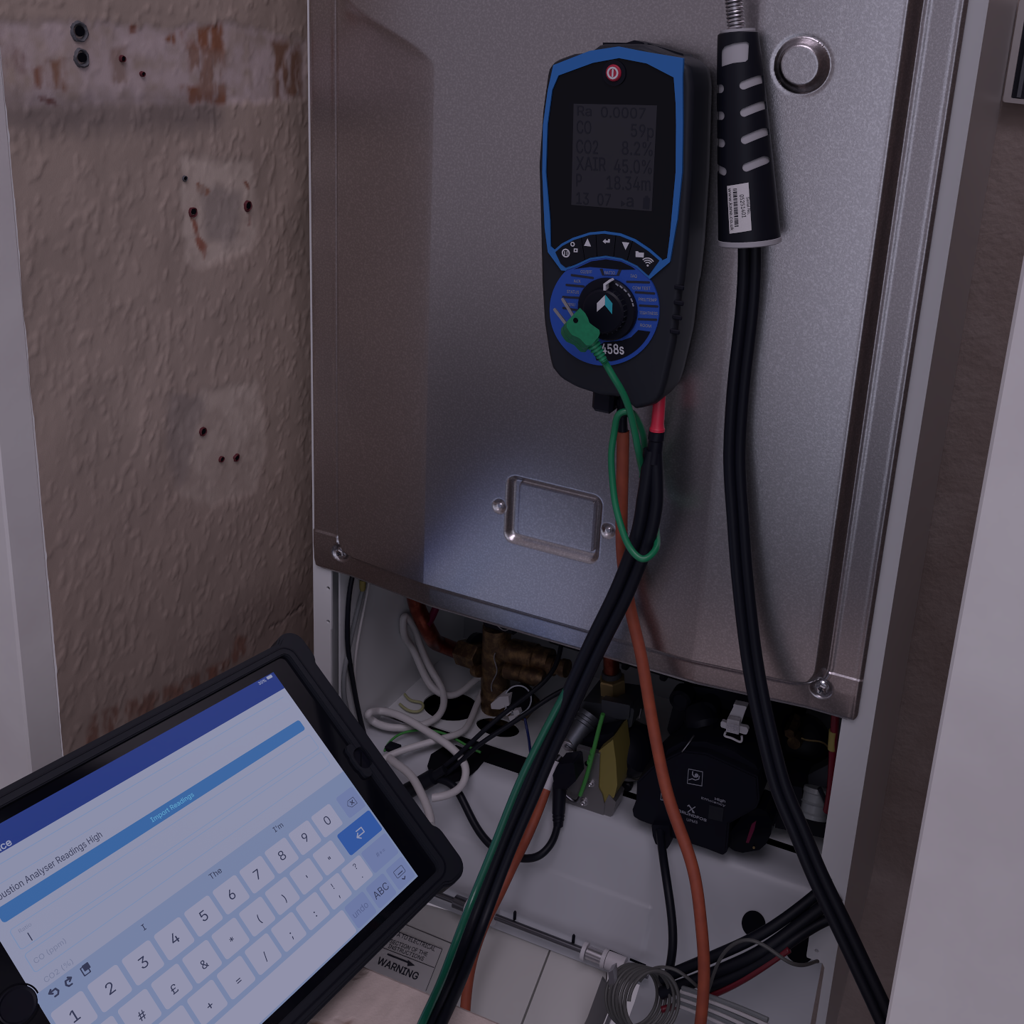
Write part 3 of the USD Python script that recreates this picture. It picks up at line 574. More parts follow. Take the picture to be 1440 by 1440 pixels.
part('model_lettering', FA.text('458s', c4((574, 792))[0], c4((717, 796))[0], 60 / 4.5, .0015, True), 'print_white', an)
kc = C4(616, 512); kr = Q(185)
kx_ = np.linalg.norm(C4(800, 510) - C4(434, 510)) / 2; kz_ = np.linalg.norm(C4(616, 320) - C4(616, 712)) / 2; kr = (kx_ + kz_) / 2
def oval(m):
    v = np.array(m.vertices); v[:, 0] = kc[0] + (v[:, 0] - kc[0]) * kx_ / kr; v[:, 2] = kc[1] + (v[:, 2] - kc[1]) * kz_ / kr; m.vertices = v; return m
kn = part('selector_knob', oval(lathe(FA.p3(*kc, 0), FA.p3(*kc, 1), [(0, kr), (.0035, kr), (.0046, kr - .0009), (.0046, kr * .74), (.0082, kr * .70), (.0090, kr * .64), (.0090, .0001)], 48)), 'black_plastic', an, label='round black selector knob')
ORG[str(kn.GetPath())] = ORG[str(an.GetPath())]
rg_ = [lathe(FA.p3(kc[0] + kr * .715 * math.cos(a), kc[1] + kr * .715 * math.sin(a), .0046), FA.p3(kc[0] + kr * .715 * math.cos(a), kc[1] + kr * .715 * math.sin(a), 1), [(0, .0005), (.0034, .0004)], 8) for a in np.radians(np.arange(-130, 76, 14))]
part('knob_rib', oval(cat_(rg_)), 'charcoal', kn)
KP = Plane((0, YF - .0091, 0), (1, 0, 0), (0, 0, 1)); K4 = lambda *p: KP.sts(c4(*p))
part('knob_emblem', KP.slab(sg.Polygon(K4((538, 478), (588, 428), (590, 487), (538, 533))), 0, .0002), 'print_white', kn)
part('knob_emblem', KP.slab(sg.Polygon(K4((591, 425), (636, 480), (634, 548), (588, 490))), 0, .0002), 'teal', kn)
part('pointer', KP.slab(sg.LineString(K4((586, 398), (586, 360), (624, 333))).buffer(Q(8), cap_style=2, join_style=2), -.004, .0002), 'print_white', kn)
tk = [stroke(K4(a, b_), Q(9)) for a, b_ in (((638, 366), (650, 376)), ((664, 380), (676, 391)), ((690, 402), (702, 414)), ((716, 430), (726, 445)), ((734, 462), (741, 478)), ((744, 492), (748, 506)))]
part('knob_tick', cat_([KP.slab(g, -.0044, -.0041) for g in tk]), 'print_dim', kn)
# top rim, hanging clip and bottom sockets
part('top_clip', Plane((0, -.040, 0), (1, 0, 0), (0, 0, 1)).pslab(c3((592, 180), (740, 182), (790, 166), (850, 180), (862, 215), (820, 246), (680, 212), (592, 208)), -.010, .0035), 'black_plastic', an)
part('top_clip', Plane((0, -.036, 0), (1, 0, 0), (0, 0, 1)).pslab(c3((862, 182), (1090, 250), (1105, 285), (1070, 275), (870, 238)), -.012, .002), 'black_rubber', an)
bp = on(*c4((595, 1095))[0], 1, -.040)
part('socket', box(bp[0] - .0062, bp[0] + .0068, -.047, -.030, bp[2] - .0055, bp[2] + .008, .002), 'black_plastic', an)
sp = on(*c4((715, 1105))[0], 1, -.040)
part('socket', lathe(sp + [0, 0, .010], sp - [0, 0, 1], [(0, .0040), (.014, .0040), (.0165, .0034), (.018, .0030)], 24), 'black_plastic', an)

# ------------------------------------------------------------------ hoses from the analyser
HY = -0.042
oh = thing('orange_hose', 'long orange rubber hose hanging from the bottom of the analyser', 'hose', on(985, 1430, 1, -.09))
op = [(876, 606, -.040), (875, 680, -.038), (874, 740, -.034), (876, 790, -.029), (882, 832, -.026), (889, 868, -.026), (899, 910, -.028), (911.5, 980, -.030), (926, 1060, -.036), (943, 1130, -.044), (961, 1180, -.050), (974, 1220, -.056), (985, 1290, -.066), (990, 1360, -.074), (985, 1440, -.084), (975, 1510, -.09)]
part('hose', tube(pix(op), .0037, 150), 'orange_rubber', oh)
a, b_ = on(874, 560, 1, -.040), on(876, 608, 1, -.040)
part('end_fitting', lathe(a, b_, [(0, .0030), (.003, .0034), (.006, .0028), (.009, .0034), (.0125, .0028), (np.linalg.norm(b_ - a), .0029)], 20), 'black_plastic', oh)
o2 = thing('orange_hose', 'short orange rubber hose dropping behind the twin black hose to the gas valve', 'hose', on(655, 1420, 1, -.07))
part('hose', tube(pix([(768, 1110, .03), (757, 1140, .02), (740, 1180, .005), (722, 1216, -.014), (703, 1256, -.03), (686, 1290, -.04), (670, 1330, -.05), (660, 1370, -.058), (655, 1410, -.066), (652, 1450, -.074)]), .0036, 90), 'orange_rubber', o2)
part('end_sleeve', rod(on(783, 1071, 1, .044), on(768, 1110, 1, .030), .0032, 18, .0036), 'light_cap', o2, label='pale hose end')
part('test_nipple', rod(on(788, 1064, 1, .048), on(783, 1071, 1, .044), .0026, 16), 'dark_steel', o2)
th_ = thing('twin_hose', 'twin black sampling hose with red connector running down from the analyser', 'hose', on(640, 1380, 1, -.16))
a, b_ = on(928, 552, 1, -.040), on(924, 606, 1, -.042); L = np.linalg.norm(b_ - a)
part('red_connector', lathe(a, b_, [(0, .0034), (L * .80, .0037), (L * .9, .0040), (L * .93, .0044), (L, .0044)], 28), 'red_plastic', th_, label='red push-fit connector')
a2 = on(919, 650, 1, -.043); L = np.linalg.norm(a2 - b_)
part('black_connector', lathe(b_, a2, [(0, .0046), (L * .25, .0048), (L * .3, .0043), (L * .6, .0046), (L * .65, .0042), (L, .0046)], 24), 'black_plastic', th_)
tw = [(918, 632, -.043), (916, 680, -.044), (908, 740, -.046), (892, 790, -.048), (871, 840, -.050), (846, 890, -.052), (822, 940, -.054), (795, 1000, -.058), (770, 1055, -.064), (747, 1110, -.072), (721, 1170, -.083), (697, 1230, -.096), (671, 1300, -.116), (644, 1370, -.150), (612, 1440, -.196), (585, 1500, -.22)]
tc = spline(pix(tw), 170)
view = tc - CAM; view /= np.linalg.norm(view, axis=1, keepdims=True); tg = np.gradient(tc, axis=0); tg /= np.linalg.norm(tg, axis=1, keepdims=True); sd = np.cross(tg, view); sd /= np.linalg.norm(sd, axis=1, keepdims=True)
kx = np.linspace(0, 1, 170)[:, None]; rr = .0041 - .0012 * kx[:, 0]; off_ = (.0039 - .0011 * kx) * np.clip(.35 + kx * 9, 0, 1)
part('hose_tube', sweep(tc + sd * off_, rr, 16), 'black_rubber', th_); part('hose_tube', sweep(tc - sd * off_, rr, 16), 'black_rubber', th_)
gcab = [(756, 1055, -.074), (738, 1092, -.081), (714, 1150, -.091), (692, 1206, -.103), (668, 1265, -.119), (645, 1325, -.142), (620, 1390, -.176), (597, 1440, -.205), (575, 1495, -.225)]
gt = [(880, 830, -.048), (850, 885, -.050), (818, 945, -.054), (786, 1005, -.062)] + gcab
part('green_tube', tube(pix([(x - (8 if i < 4 else 4), y, Y - .001) for i, (x, y, Y) in enumerate(gt)]), .0023, 120), 'dark_green', th_, label='dark green glossy tube')

# ------------------------------------------------------------------ green thermocouple plug with its coiled lead
tp = thing('thermocouple_plug', 'green two-pin thermocouple plug with looped green lead resting on the dial', 'plug', on(815, 460, 1, -.07))
Pf, Pb = -.0795, -.0705
front = c4((430, 508), (462, 540), (480, 572), (490, 603), (515, 622), (553, 648), (556, 672), (545, 695), (522, 722), (500, 746), (470, 745), (448, 722), (430, 702), (405, 690), (380, 680), (360, 655), (345, 628), (347, 596), (388, 552))
A = dens(FA.sts(front), 90)
from_front = np.c_[A[:, 0], np.full(len(A), Pf), A[:, 1]]
sc = lambda P, Y: CAM + (P - CAM) * ((Y - CAM[1]) / (P[:, 1] - CAM[1]))[:, None]
A3 = np.array([CAM + (np.array([x, YF, z]) - CAM) * (Pf - CAM[1]) / (YF - CAM[1]) for x, z in A])
off = (on(*c4((310, 640))[0], 1, Pf) - on(*c4((347, 600))[0], 1, Pf))
Apx = []
for p in A3:
    v = ROT @ (p - CAM); Apx.append((PPX + FPX * v[0] / v[2], PPY + FPX * v[1] / v[2]))
B3 = np.array([on(x - 8, y + 9.5, 1, Pb) for x, y in Apx])
part('plug_body', loft(A3, B3), 'green_plug', tp, 35)
part('split_line', tube((A3 * .5 + B3 * .5)[np.r_[0:90, 0]], .00022, 180, 6), 'dark_green', tp)
hp = on(*c4((403, 587))[0], 1, Pf - .0001); part('plug_hole', lathe(hp, hp + [0, -1, 0], [(0, .0014), (.0002, .0014)], 20), 'void', tp)
for p0, p1 in (((318, 447), (378, 545)), ((266, 512), (338, 604))):
    a, b_ = on(*c4(p0)[0], 1, -.0735), on(*c4(p1)[0], 1, -.0735); d = norm(b_ - a); s_ = norm(np.cross(d, [0, 1, 0])); e = np.array([0, 1.0, 0]); w_ = .00085
    P = [a + k * d * .0003 + s_ * (i * w_) + e * (j * .0004) for k in (0, 1) for i in (-.7, .7) for j in (-1, 1)] + [b_ + d * .002 + s_ * (i * w_) + e * (j * .0004) for i in (-1, 1) for j in (-1, 1)] + [a + d * .001 + s_ * (i * w_) + e * (j * .0004) for i in (-1, 1) for j in (-1, 1)]
    part('pin', trimesh.convex.convex_hull(np.array(P)), 'zinc', tp, label='flat metal pin')
a, b_ = on(*c4((505, 722))[0], 1, -.0750), on(*c4((582, 846))[0], 1, -.0730); L = np.linalg.norm(b_ - a); pr = []
for k in range(6):
    r = .0040 - .00035 * k; s0 = L * k / 6
    pr += [(s0, r), (s0 + L * .085, r), (s0 + L * .095, r * .72), (s0 + L * .155, r * .70)]
part('strain_relief', lathe(a, b_, pr + [(L, .0019)], 22), 'green_plug', tp)
lead = [(*c4((578, 838))[0], -.073), (849, 507, -.072), (862, 529, -.069), (875, 551, -.066), (885, 576, -.062), (892, 604, -.058), (897, 631, -.054), (903, 662, -.040), (912, 700, -.032), (921, 735, -.034), (924, 760, -.044), (918, 778, -.055), (905, 786, -.060), (890, 776, -.060), (876, 748, -.058), (866, 712, -.054), (861, 672, -.052), (860, 634, -.052), (865, 600, -.052), (874, 580, -.052), (884, 579, -.050), (896, 590, -.045), (904, 610, -.038), (906, 640, -.030), (903, 672, -.030)]
part('lead', tube(pix(lead), .00195, 240, 12), 'green_cable', tp)

# ------------------------------------------------------------------ flue probe: handle, spring and hose
HA = -0.034
hd = thing('flue_probe', 'black flue probe handle with grey slots hanging beside the analyser, hose attached', 'probe', on(1052, 345, 1, HA))
h0, h1 = on(1037.5, 43, 1, HA), on(1054.5, 343, 1, HA); hl = np.linalg.norm(h1 - h0); hdv = (h1 - h0) / hl
hr = lambda s: .0102 + (.0168 - .0102) * np.clip(s / hl, 0, 1) ** .8
prof = [(s, hr(s)) for s in np.linspace(.001, hl - .003, 40)]
sleeve = lathe(h0, h1, [(.001, hr(0) - .002)] + [(.001, hr(0) - .0006)] + [(s + .0006 * (i == 0), r) for i, (s, r) in enumerate(prof)] + [(hl - .003, hr(hl) - .002)], 56)
import manifold3d as m3
def M(t): t = t.copy(); t.merge_vertices(); trimesh.repair.fix_normals(t); return m3.Manifold(m3.Mesh(np.asarray(t.vertices, np.float32), np.asarray(t.faces, np.uint32)))
HP = Plane((0, HA - .03, 0), (1, 0, 0), (0, 0, 1)); c5 = lambda *P: [(960 + x / 3, y / 3) for x, y in P]
def behind(g):
    """slot cutter: goes along the line of sight's level from in front of the handle to its axis"""
    return HP.slab(g, -.0295, .006)
def hpix(pts, r): 
    P = [on(x, y, 1, HA - r) for x, y in c5(*pts)]; return [(p[0], p[2]) for p in P]
wnd = sg.Polygon(hpix([(157, 212), (172, 196), (215, 182), (262, 174), (272, 182), (271, 250), (262, 260), (215, 266), (158, 282)], .011)).buffer(-.0006).buffer(.0006)
slots = [wnd] + [sg.LineString(hpix([a, b_], .013)).buffer(.0021) for a, b_ in (((252, 360), (302, 336)), ((257, 475), (315, 447)), ((262, 590), (324, 561)), ((270, 706), (330, 680)))]
slots += [sg.LineString(hpix([a, b_], .010)).buffer(.0021) for a, b_ in (((112, 378), (160, 374)), ((116, 490), (164, 488)), ((122, 602), (168, 604)), ((130, 710), (177, 722)))]
sm = M(sleeve)
for g in slots: sm = sm - M(HP.slab(g, -.030, .012))
core = lathe(h0, h1, [(-.0006, hr(0) - .0035), (-.0004, hr(0) - .0012), (.0012, hr(0) - .0012)] + [(s, hr(s) - .0009) for s in np.linspace(.002, hl - .004, 30)] + [(hl - .003, hr(hl) + .0001), (hl - .0006, hr(hl) + .0001), (hl, hr(hl) - .001), (hl, .004)], 48)
part('grip_core', core, 'grey_sleeve', hd, label='grey inner grip')
part('grip_sleeve', sm, 'black_rubber', hd, 35, label='black rubber sleeve with slots')
def wrap(m, h):
    """lay a flat mesh of the x-z plane onto the front of the handle"""
    m = m.copy(); v = np.array(m.vertices); out = []
    for p in v:
        s = ((p[0] - h0[0]) * hdv[0] + (p[2] - h0[2]) * hdv[2]); c = h0 + hdv * s; r = hr(s) + h; d = (p[0] - c[0]) * hdv[2] * -1 + (p[2] - c[2]) * hdv[0]
        out.append([p[0], c[1] - math.sqrt(max(r * r - d * d, 1e-8)), p[2]])
    m.vertices = np.array(out); return m
LPp = Plane((0, HA - .0158, 0), (1, 0, 0), (0, 0, 1)); L5 = lambda *p: LPp.sts(c5(*p))
g = np.array(L5((183, 786), (274, 771), (290, 972), (197, 986)))
uu, vv = np.meshgrid(np.linspace(0, 1, 14), np.linspace(0, 1, 20), indexing='ij'); G = (g[0] * (1 - uu[..., None]) + g[1] * uu[..., None]) * (1 - vv[..., None]) + (g[3] * (1 - uu[..., None]) + g[2] * uu[..., None]) * vv[..., None]
k = (np.arange(13)[:, None] * 20 + np.arange(19)).ravel(); Fq = np.stack([k, k + 1, k + 21, k + 20], -1); Fq = np.vstack([Fq[:, [0, 1, 2]], Fq[:, [0, 2, 3]]])
stk = trimesh.Trimesh(np.c_[G[..., 0].ravel(), np.zeros(280), G[..., 1].ravel()], Fq, process=False)
lb = part('serial_label', wrap(stk, .0002), 'sticker', hd, label='white serial number label with barcode')
ORG[str(lb.GetPath())] = ORG[str(hd.GetPath())]
def ltext(t, a, b_, h): m = LPp.text(t, c5(a)[0], c5(b_)[0], h, 0, st=False); return wrap(m, .00035)
def ltx(t, a, b_, h):
    m = LPp.text(t, tuple(L5(a)[0]), tuple(L5(b_)[0]), h, 0, st=True); return wrap(m, .00035)
bc = []; rnd = random.Random(4); y = 797
while y < 955:
    w_ = rnd.choice([2.2, 2.2, 4, 6]); x0 = 211 + (y - 797) * .062
    bc.append(sg.Polygon(L5((x0, y), (x0 + 17, y - 2), (x0 + 17, y - 2 + w_), (x0, y + w_)))); y += w_ + rnd.choice([2.2, 3, 5])
part('label_print', cat_([ltx('Serial No.', (267, 832), (274, 905), .0014), ltx('05251401', (240, 822), (252, 918), .0021), ltx('www.kane.co.uk', (189, 795), (203, 972), .0019)] + [wrap(LPp.slab(p, 0, .0001), .00035) for p in bc]), 'print_black', lb)
# spring and probe shaft above, hose below
s0_, s1_ = on(1035.5, 40, 1, HA), on(1026, -70, 1, HA); L = np.linalg.norm(s1_ - s0_); th = np.linspace(0, 2 * np.pi * 21, 700); ax = (s1_ - s0_) / L; e1 = norm(np.cross(ax, [0, 1, 0])); e2 = np.cross(ax, e1)
part('spring', sweep(s0_ + ax * (th / th[-1] * L)[:, None] + .0040 * (np.cos(th)[:, None] * e1 + np.sin(th)[:, None] * e2), .00072, 8), 'zinc', hd, label='steel anti-kink spring')
part('probe_shaft', rod(s0_, s1_, .0030), 'dark_steel', hd)
hp_ = [(1054, 344, HA), (1053, 400, HA), (1049, 450, HA), (1041, 520, HA), (1035, 590, HA), (1033, 650, HA), (1037, 720, -.035), (1042, 790, -.036), (1049, 860, -.037), (1058, 930, -.038), (1071, 1000, -.042), (1085, 1060, -.047), (1099, 1110, -.051), (1122, 1165, -.056), (1147, 1225, -.062), (1178, 1290, -.069), (1211, 1360, -.078), (1246, 1435, -.09), (1275, 1500, -.10)]
tc = spline(pix(hp_), 170); view = tc - CAM; view /= np.linalg.norm(view, axis=1, keepdims=True); tg = np.gradient(tc, axis=0); tg /= np.linalg.norm(tg, axis=1, keepdims=True); sd = np.cross(tg, view); sd /= np.linalg.norm(sd, axis=1, keepdims=True)
ang = np.linspace(.15, -.35, 170)[:, None]; nn = np.cross(sd, tg); sd2 = sd * np.cos(ang) + nn * np.sin(ang)
part('hose_tube', sweep(tc + sd2 * .0030, .0034, 16), 'black_rubber', hd); part('hose_tube', sweep(tc - sd2 * .0030, .0034, 16), 'black_rubber', hd)
# ------------------------------------------------------------------ pipes, valves, pump and wiring in the open compartment
def yplane(Y): return Plane((0, Y, 0), (1, 0, 0), (0, 0, 1))
def slabY(pts, Y, th, rnd=0): return yplane(Y).pslab(pts, -th, 0, rnd)
def r_at(px_r, x, y, Y): return px_r * np.linalg.norm(on(x, y, 1, Y) - CAM) * abs(ray(0, 0) @ ROT[2]) / FPX
def wire(name, label, cat, pts, r, m, n=None, sides=10, group=None, pj=None): return single(name, tube((pj or pix)(pts), r, n or 10 * len(pts), sides), m, label, cat, group, True)
hb_ = thing('added_dark_block', 'black ribbed block added to darken the back of the compartment, mostly hidden under the cover', 'block', (.25, .16, -.08))  # filler shapes added so the back of the compartment looks dark
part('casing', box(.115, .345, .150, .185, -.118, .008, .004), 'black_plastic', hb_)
part('filler_box', box(.14, .34, .120, .152, -.030, .010, .006), 'black_plastic', hb_)
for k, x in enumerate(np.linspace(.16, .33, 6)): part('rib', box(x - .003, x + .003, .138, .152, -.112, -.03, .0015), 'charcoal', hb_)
part('filler_tube', tube(np.array([(.13, .125, -.045), (.20, .128, -.052), (.27, .128, -.046), (.335, .125, -.05)]), .008, 60, 18), 'black_plastic', hb_)
# copper pipe and brass valve block on the left
cp = thing('copper_pipe', 'curved reddish copper pipe entering the brass valve from the left panel', 'pipe', on(620, 900, 1, .13))
part('pipe', tube(np.vstack([pixx([(577, 810, .0235), (583, 838, .0235), (590, 862, .026), (603, 888, .033)]), pix([(622, 907, .128), (650, 918, .122), (662, 922, .118)])]), .0066, 70, 18), 'copper', cp)
part('second_pipe', tube(pixx([(622, 812, .034), (617, 842, .034), (609, 864, .034), (600, 880, .034)]), .0032, 30), 'magenta', cp, label='thin dark magenta tube')
bv = thing('brass_valve', 'tarnished brass valve block beside the curved copper pipe', 'valve', on(700, 960, 1, .12))
YB = .115
def hexrod(a, b, r): 
    L = np.linalg.norm(np.array(b) - a); return lathe(a, b, [(0, r * .9), (L * .08, r), (L * .92, r), (L, r * .9)], 6)
part('union_nut', hexrod(on(648, 915, 1, YB + .005), on(676, 924, 1, YB), .0115), 'brass', bv)
part('nut_shade', lathe(on(664, 905, 1, YB + .012), on(676, 908, 1, YB + .008), [(0, .007), (.004, .010), (.010, .010)], 20), 'black_plastic', bv)
part('drain_nut', lathe(on(668, 942, 1, YB - .006), on(684, 946, 1, YB - .012), [(0, .0052), (.004, .0056), (.0075, .0052), (.0076, .003)], 20), 'brass', bv)
part('valve_body', tube(pix([(699, 880, YB), (698, 920, YB), (697, 960, YB), (699, 1002, YB)]), [.0118] * 20 + [.0122] * 40 + [.0128] * 20, 80, 20), 'brass', bv)
part('cross_tube', lathe(on(700, 912, 1, YB - .002), on(786, 932, 1, YB - .004), [(0, .0095), (.012, .0095), (.013, .0108), (.036, .0108), (.037, .0095), (.05, .0095)], 26), 'brass', bv)
part('lower_tube', lathe(on(712, 942, 1, YB - .012), on(772, 955, 1, YB - .014), [(0, .0068), (.016, .0068), (.017, .0078), (.03, .0078), (.036, .0050)], 22), 'brass', bv)
part('end_flange', lathe(on(774, 935, 1, YB - .006), on(806, 942, 1, YB - .008), [(0, .0078), (.005, .0078), (.0052, .0062), (.011, .0062), (.0112, .0072), (.016, .0072)], 22), 'brass', bv)
part('solder_streak', tube(pix([(697, 918, YB - .0122), (696, 930, YB - .0124), (699, 942, YB - .0122), (694, 956, YB - .0124), (692, 972, YB - .0124)]), .0006, 30, 6), 'zinc', bv)
part('top_fitting', box(*(lambda p, q: (p[0], q[0], YB - .012, YB + .02, q[2], p[2]))(on(677, 868, 1, YB - .012), on(724, 897, 1, YB - .012)), .003), 'black_plastic', bv)
part('spring_clip', tube(pix([(688, 870, YB - .0135), (700, 880, YB - .0138), (708, 886, YB - .0138), (716, 884, YB - .0135)]), .0005, 24, 6), 'zinc', bv)
part('base_flange', slabY([(683, 998), (730, 990), (744, 1004), (735, 1022), (700, 1020), (682, 1012)], YB - .006, .02, .002), 'brass', bv)
sn = thing('sensor_cap', 'round black sensor cap with bright rim and white connector, left of the twin hose', 'sensor', on(730, 985, 1, .085))
ca, cb_ = on(733, 980, 1, .105), on(728, 984, 1, .086); L = np.linalg.norm(cb_ - ca)
part('cap', lathe(ca, cb_, [(0, .0105), (L - .001, .0105), (L + .0006, .0098), (L + .0008, .0085)], 36), 'void', sn)
part('rim', lathe(ca, cb_, [(L - .0012, .0108), (L - .0002, .0115), (L + .0003, .0113), (L + .0003, .0102), (L - .002, .0102)], 40), 'dark_steel', sn)
part('connector', slabY([(690, 990), (702, 980), (715, 979), (716, 992), (706, 996), (703, 997.5), (691, 997)], .080, .010, .0006), 'gland_white', sn, label='white wire connector')
for i, (x, y) in enumerate(((712, 1002), (718, 1012), (724, 1004))): part('connector_pin', slabY([(x - 3, y - 4), (x + 5, y - 6), (x + 7, y), (x, y + 5)], .078, .004), 'gland_white', sn)
# loose wiring on the floor, left
def onfloor(p, r=.0025): return np.array([on(x, y, 2, ZF + max(z, .0032)) for x, y, z in p])
wc = thing('white_cable', 'white cable looping up the left panel and round in front of the floor holes', 'cable', on(640, 1070, 2, ZF))
w1 = [(690, 957, .018), (672, 954, .016), (655, 968, .012), (632, 978, .010), (612, 970, .016), (595, 945, .026), (580, 912, .040), (567, 884, .052), (568, 868, .056), (577, 874, .052), (590, 905, .040), (607, 943, .026), (621, 968, .016), (624, 990, .010), (615, 1008, .007), (598, 1018, .006), (572, 1023, .006), (540, 1021, .007), (522, 1012, .009), (518, 1004, .012), (530, 1000, .014), (555, 1004, .016), (592, 1023, .016), (622, 1042, .015), (645, 1062, .012), (655, 1085, .008), (650, 1103, .004), (634, 1116, .001), (608, 1122, -.001)]
w1p = onfloor(w1); fx = on(0, 0, 0, 0)
for i, (x, y, z) in enumerate(w1):
    if w1p[i][0] < .0165: w1p[i] = on(x, y, 0, .0165)
part('cable', tube(w1p, .0029, 260, 14), 'white_cable', wc)
wc2 = thing('white_cable', 'white cable from the brass valve ending at the tablet edge', 'cable', on(600, 1050, 2, ZF))
part('cable', tube(onfloor([(684, 962, .012), (673, 985, .008), (662, 1012, .006), (648, 1030, .008), (625, 1038, .010), (600, 1045, .010), (570, 1054, .008), (545, 1064, .006), (530, 1073, .005)]), .0027, 110, 12), 'white_cable', wc2)
wc3 = thing('white_cable', 'short white cable dropping along the right rim of the tablet', 'cable', on(590, 1110, 2, ZF))
part('cable', tube(onfloor([(548, 1066, .006), (560, 1076, .010), (577, 1090, .012), (592, 1115, .012), (603, 1142, .010), (606, 1160, .008)]), .0029, 70, 12), 'white_cable', wc3)
single('wire_clip', tube(onfloor([(569, 976, .001), (573, 981, .002), (582, 986, .003), (592, 988, .003), (595, 994, .003), (589, 1000, .003), (578, 1000, .003), (568, 995, .002), (562, 990, .001)]), .0011, 60, 8), 'yellow_green', 'small yellowish wire loop lying on the white floor of the boiler', 'wire clip', smooth=True)
single('earth_wire', tube(onfloor([(541, 1056, .002), (546, 1046, .004), (558, 1035, .006), (578, 1028, .006), (604, 1027, .005), (630, 1034, .005), (652, 1046, .005), (676, 1058, .004)]), .0010, 70, 8), 'lime_green', 'thin green earth wire curving beneath the white cables', 'wire', smooth=True)
c0 = onfloor([(552, 1052, .004)])[0]; single('wire_terminal', box(c0[0] - .005, c0[0] + .006, c0[1] - .004, c0[1] + .004, c0[2] - .002, c0[2] + .003, .001), 'black_plastic', 'small black wire terminal on the end of the green earth wire', 'terminal')
blk = thing('black_wires', 'pair of thin black wires crossing to a taped black bundle beside the tablet', 'wires', on(620, 1090, 1, .03))
part('wire', tube(pix([(790, 895, .10), (786, 922, .088), (776, 945, .078), (752, 970, .066), (718, 996, .056), (682, 1026, .044), (646, 1060, .034), (612, 1088, .026), (588, 1104, .02)]), .0019, 120, 10), 'black_rubber', blk)
part('wire', tube(pix([(806, 965, .08), (778, 978, .072), (745, 1000, .060), (706, 1026, .048), (672, 1049, .038), (640, 1078, .030), (614, 1098, .024), (598, 1108, .02)]), .0019, 120, 10), 'black_rubber', blk)
part('tape_wrap', tube(pix([(626, 1082, .026), (606, 1094, .022), (585, 1106, .018), (560, 1120, .012)]), [.0036] * 10 + [.0062] * 30, 40, 14), 'black_rubber', blk, label='black tape wrap')
bcb = thing('pump_lead', 'black sheathed lead looping on the tray up to the black elbow connector', 'cable', on(730, 1205, 1, .01))
part('lead', tube(pix([(605, 1096, .024), (622, 1097, .024), (638, 1106, .022), (652, 1128, .018), (666, 1156, .012), (684, 1182, .006), (706, 1199, .003), (735, 1207, .003), (760, 1202, .006), (775, 1186, .014), (783, 1165, .024), (786, 1150, .030)]), .0028, 160, 12), 'black_rubber', bcb)
ea, eb = on(787, 1100, 1, .036), on(785, 1162, 1, .026); L = np.linalg.norm(eb - ea)
part('plug_sleeve', lathe(ea, eb, [(0, .0052), (L * .7, .0048), (L * .72, .0042), (L * .78, .0046), (L * .8, .0040), (L * .86, .0044), (L * .88, .0038), (L, .0036)], 20), 'black_plastic', bcb)
part('elbow', slabY([(784, 1075), (807, 1072), (810, 1098), (797, 1110), (780, 1108), (777, 1090)], .028, .014, .0015), 'black_plastic', bcb, label='black elbow connector')
# cables up the left side
wire('black_cable', 'black cable hanging down inside the left side of the casing', 'cable', [(497, 805, .016), (492, 830, .016), (489, 865, .016), (489, 905, .016), (494, 945, .016), (501, 985, .016), (510, 1025, .017), (520, 1060, .018)], .0019, 'black_rubber', pj=pixx)
wire('grey_cable', 'slim grey cable beside the black cable in the left of the casing', 'cable', [(514, 812, .05), (508, 838, .05), (500, 870, .048), (492, 905, .046), (484, 950, .042), (486, 990, .038), (500, 1030, .034)], .0018, 'grey_cable', pj=lambda P: pixx([(a, b, .0145) for a, b, c in P]))
wire('pale_cable', 'thin pale cable curving down inside the left of the casing', 'cable', [(519, 815, .06), (513, 850, .06), (506, 885, .058), (500, 925, .054), (499, 960, .05), (504, 1000, .044), (513, 1040, .036)], .0011, 'white_cable', pj=lambda P: pixx([(a, b, .0145) for a, b, c in P]))
c0 = on(510, 822, 0, .016); single('cable_ferrule', lathe(c0 + [0, 0, .004], c0 - [0, 0, 1], [(0, .0024), (.007, .0024), (.009, .0018)], 14), 'yellow_tape', 'small yellow ferrule on a cable just under the cover', 'ferrule')
wire('navy_wire', 'thin dark blue wire hanging behind the twin black hose', 'wire', [(738, 1010, .07), (742, 1030, .066), (745, 1050, .05), (748, 1075, .036)], .0011, 'navy_wire')
# ------------------------------------------------------------------ gas valve
gv = thing('gas_valve', 'grey gas valve with yellow-taped coil and bright green adjuster tube', 'gas valve', on(840, 1120, 1, .08))
YG = .072
part('inlet_pipe', rod(on(859, 880, 1, YG + .02), on(860, 955, 1, YG + .02), .0062, 22), 'copper', gv, label='short copper inlet pipe')
part('inlet_nut', hexrod(on(861, 953, 1, YG + .018), on(862, 973, 1, YG + .018), .0108), 'bright_brass', gv, label='bright brass hexagonal nut')
part('inlet_washer', lathe(on(862, 972, 1, YG + .018), on(862.5, 984, 1, YG + .018), [(0, .0105), (.0015, .0128), (.005, .0128), (.007, .0110)], 28), 'aluminium', gv)
part('inlet_collar', lathe(on(860, 944, 1, YG + .02), on(860, 956, 1, YG + .02), [(0, .0072), (.002, .0078), (.006, .0078)], 22), 'dark_gap', gv)
part('valve_body', slabY([(820, 986), (892, 996), (888, 1022), (868, 1030), (860, 1070), (806, 1062), (806, 1004)], YG, .030, .002), 'aluminium', gv)
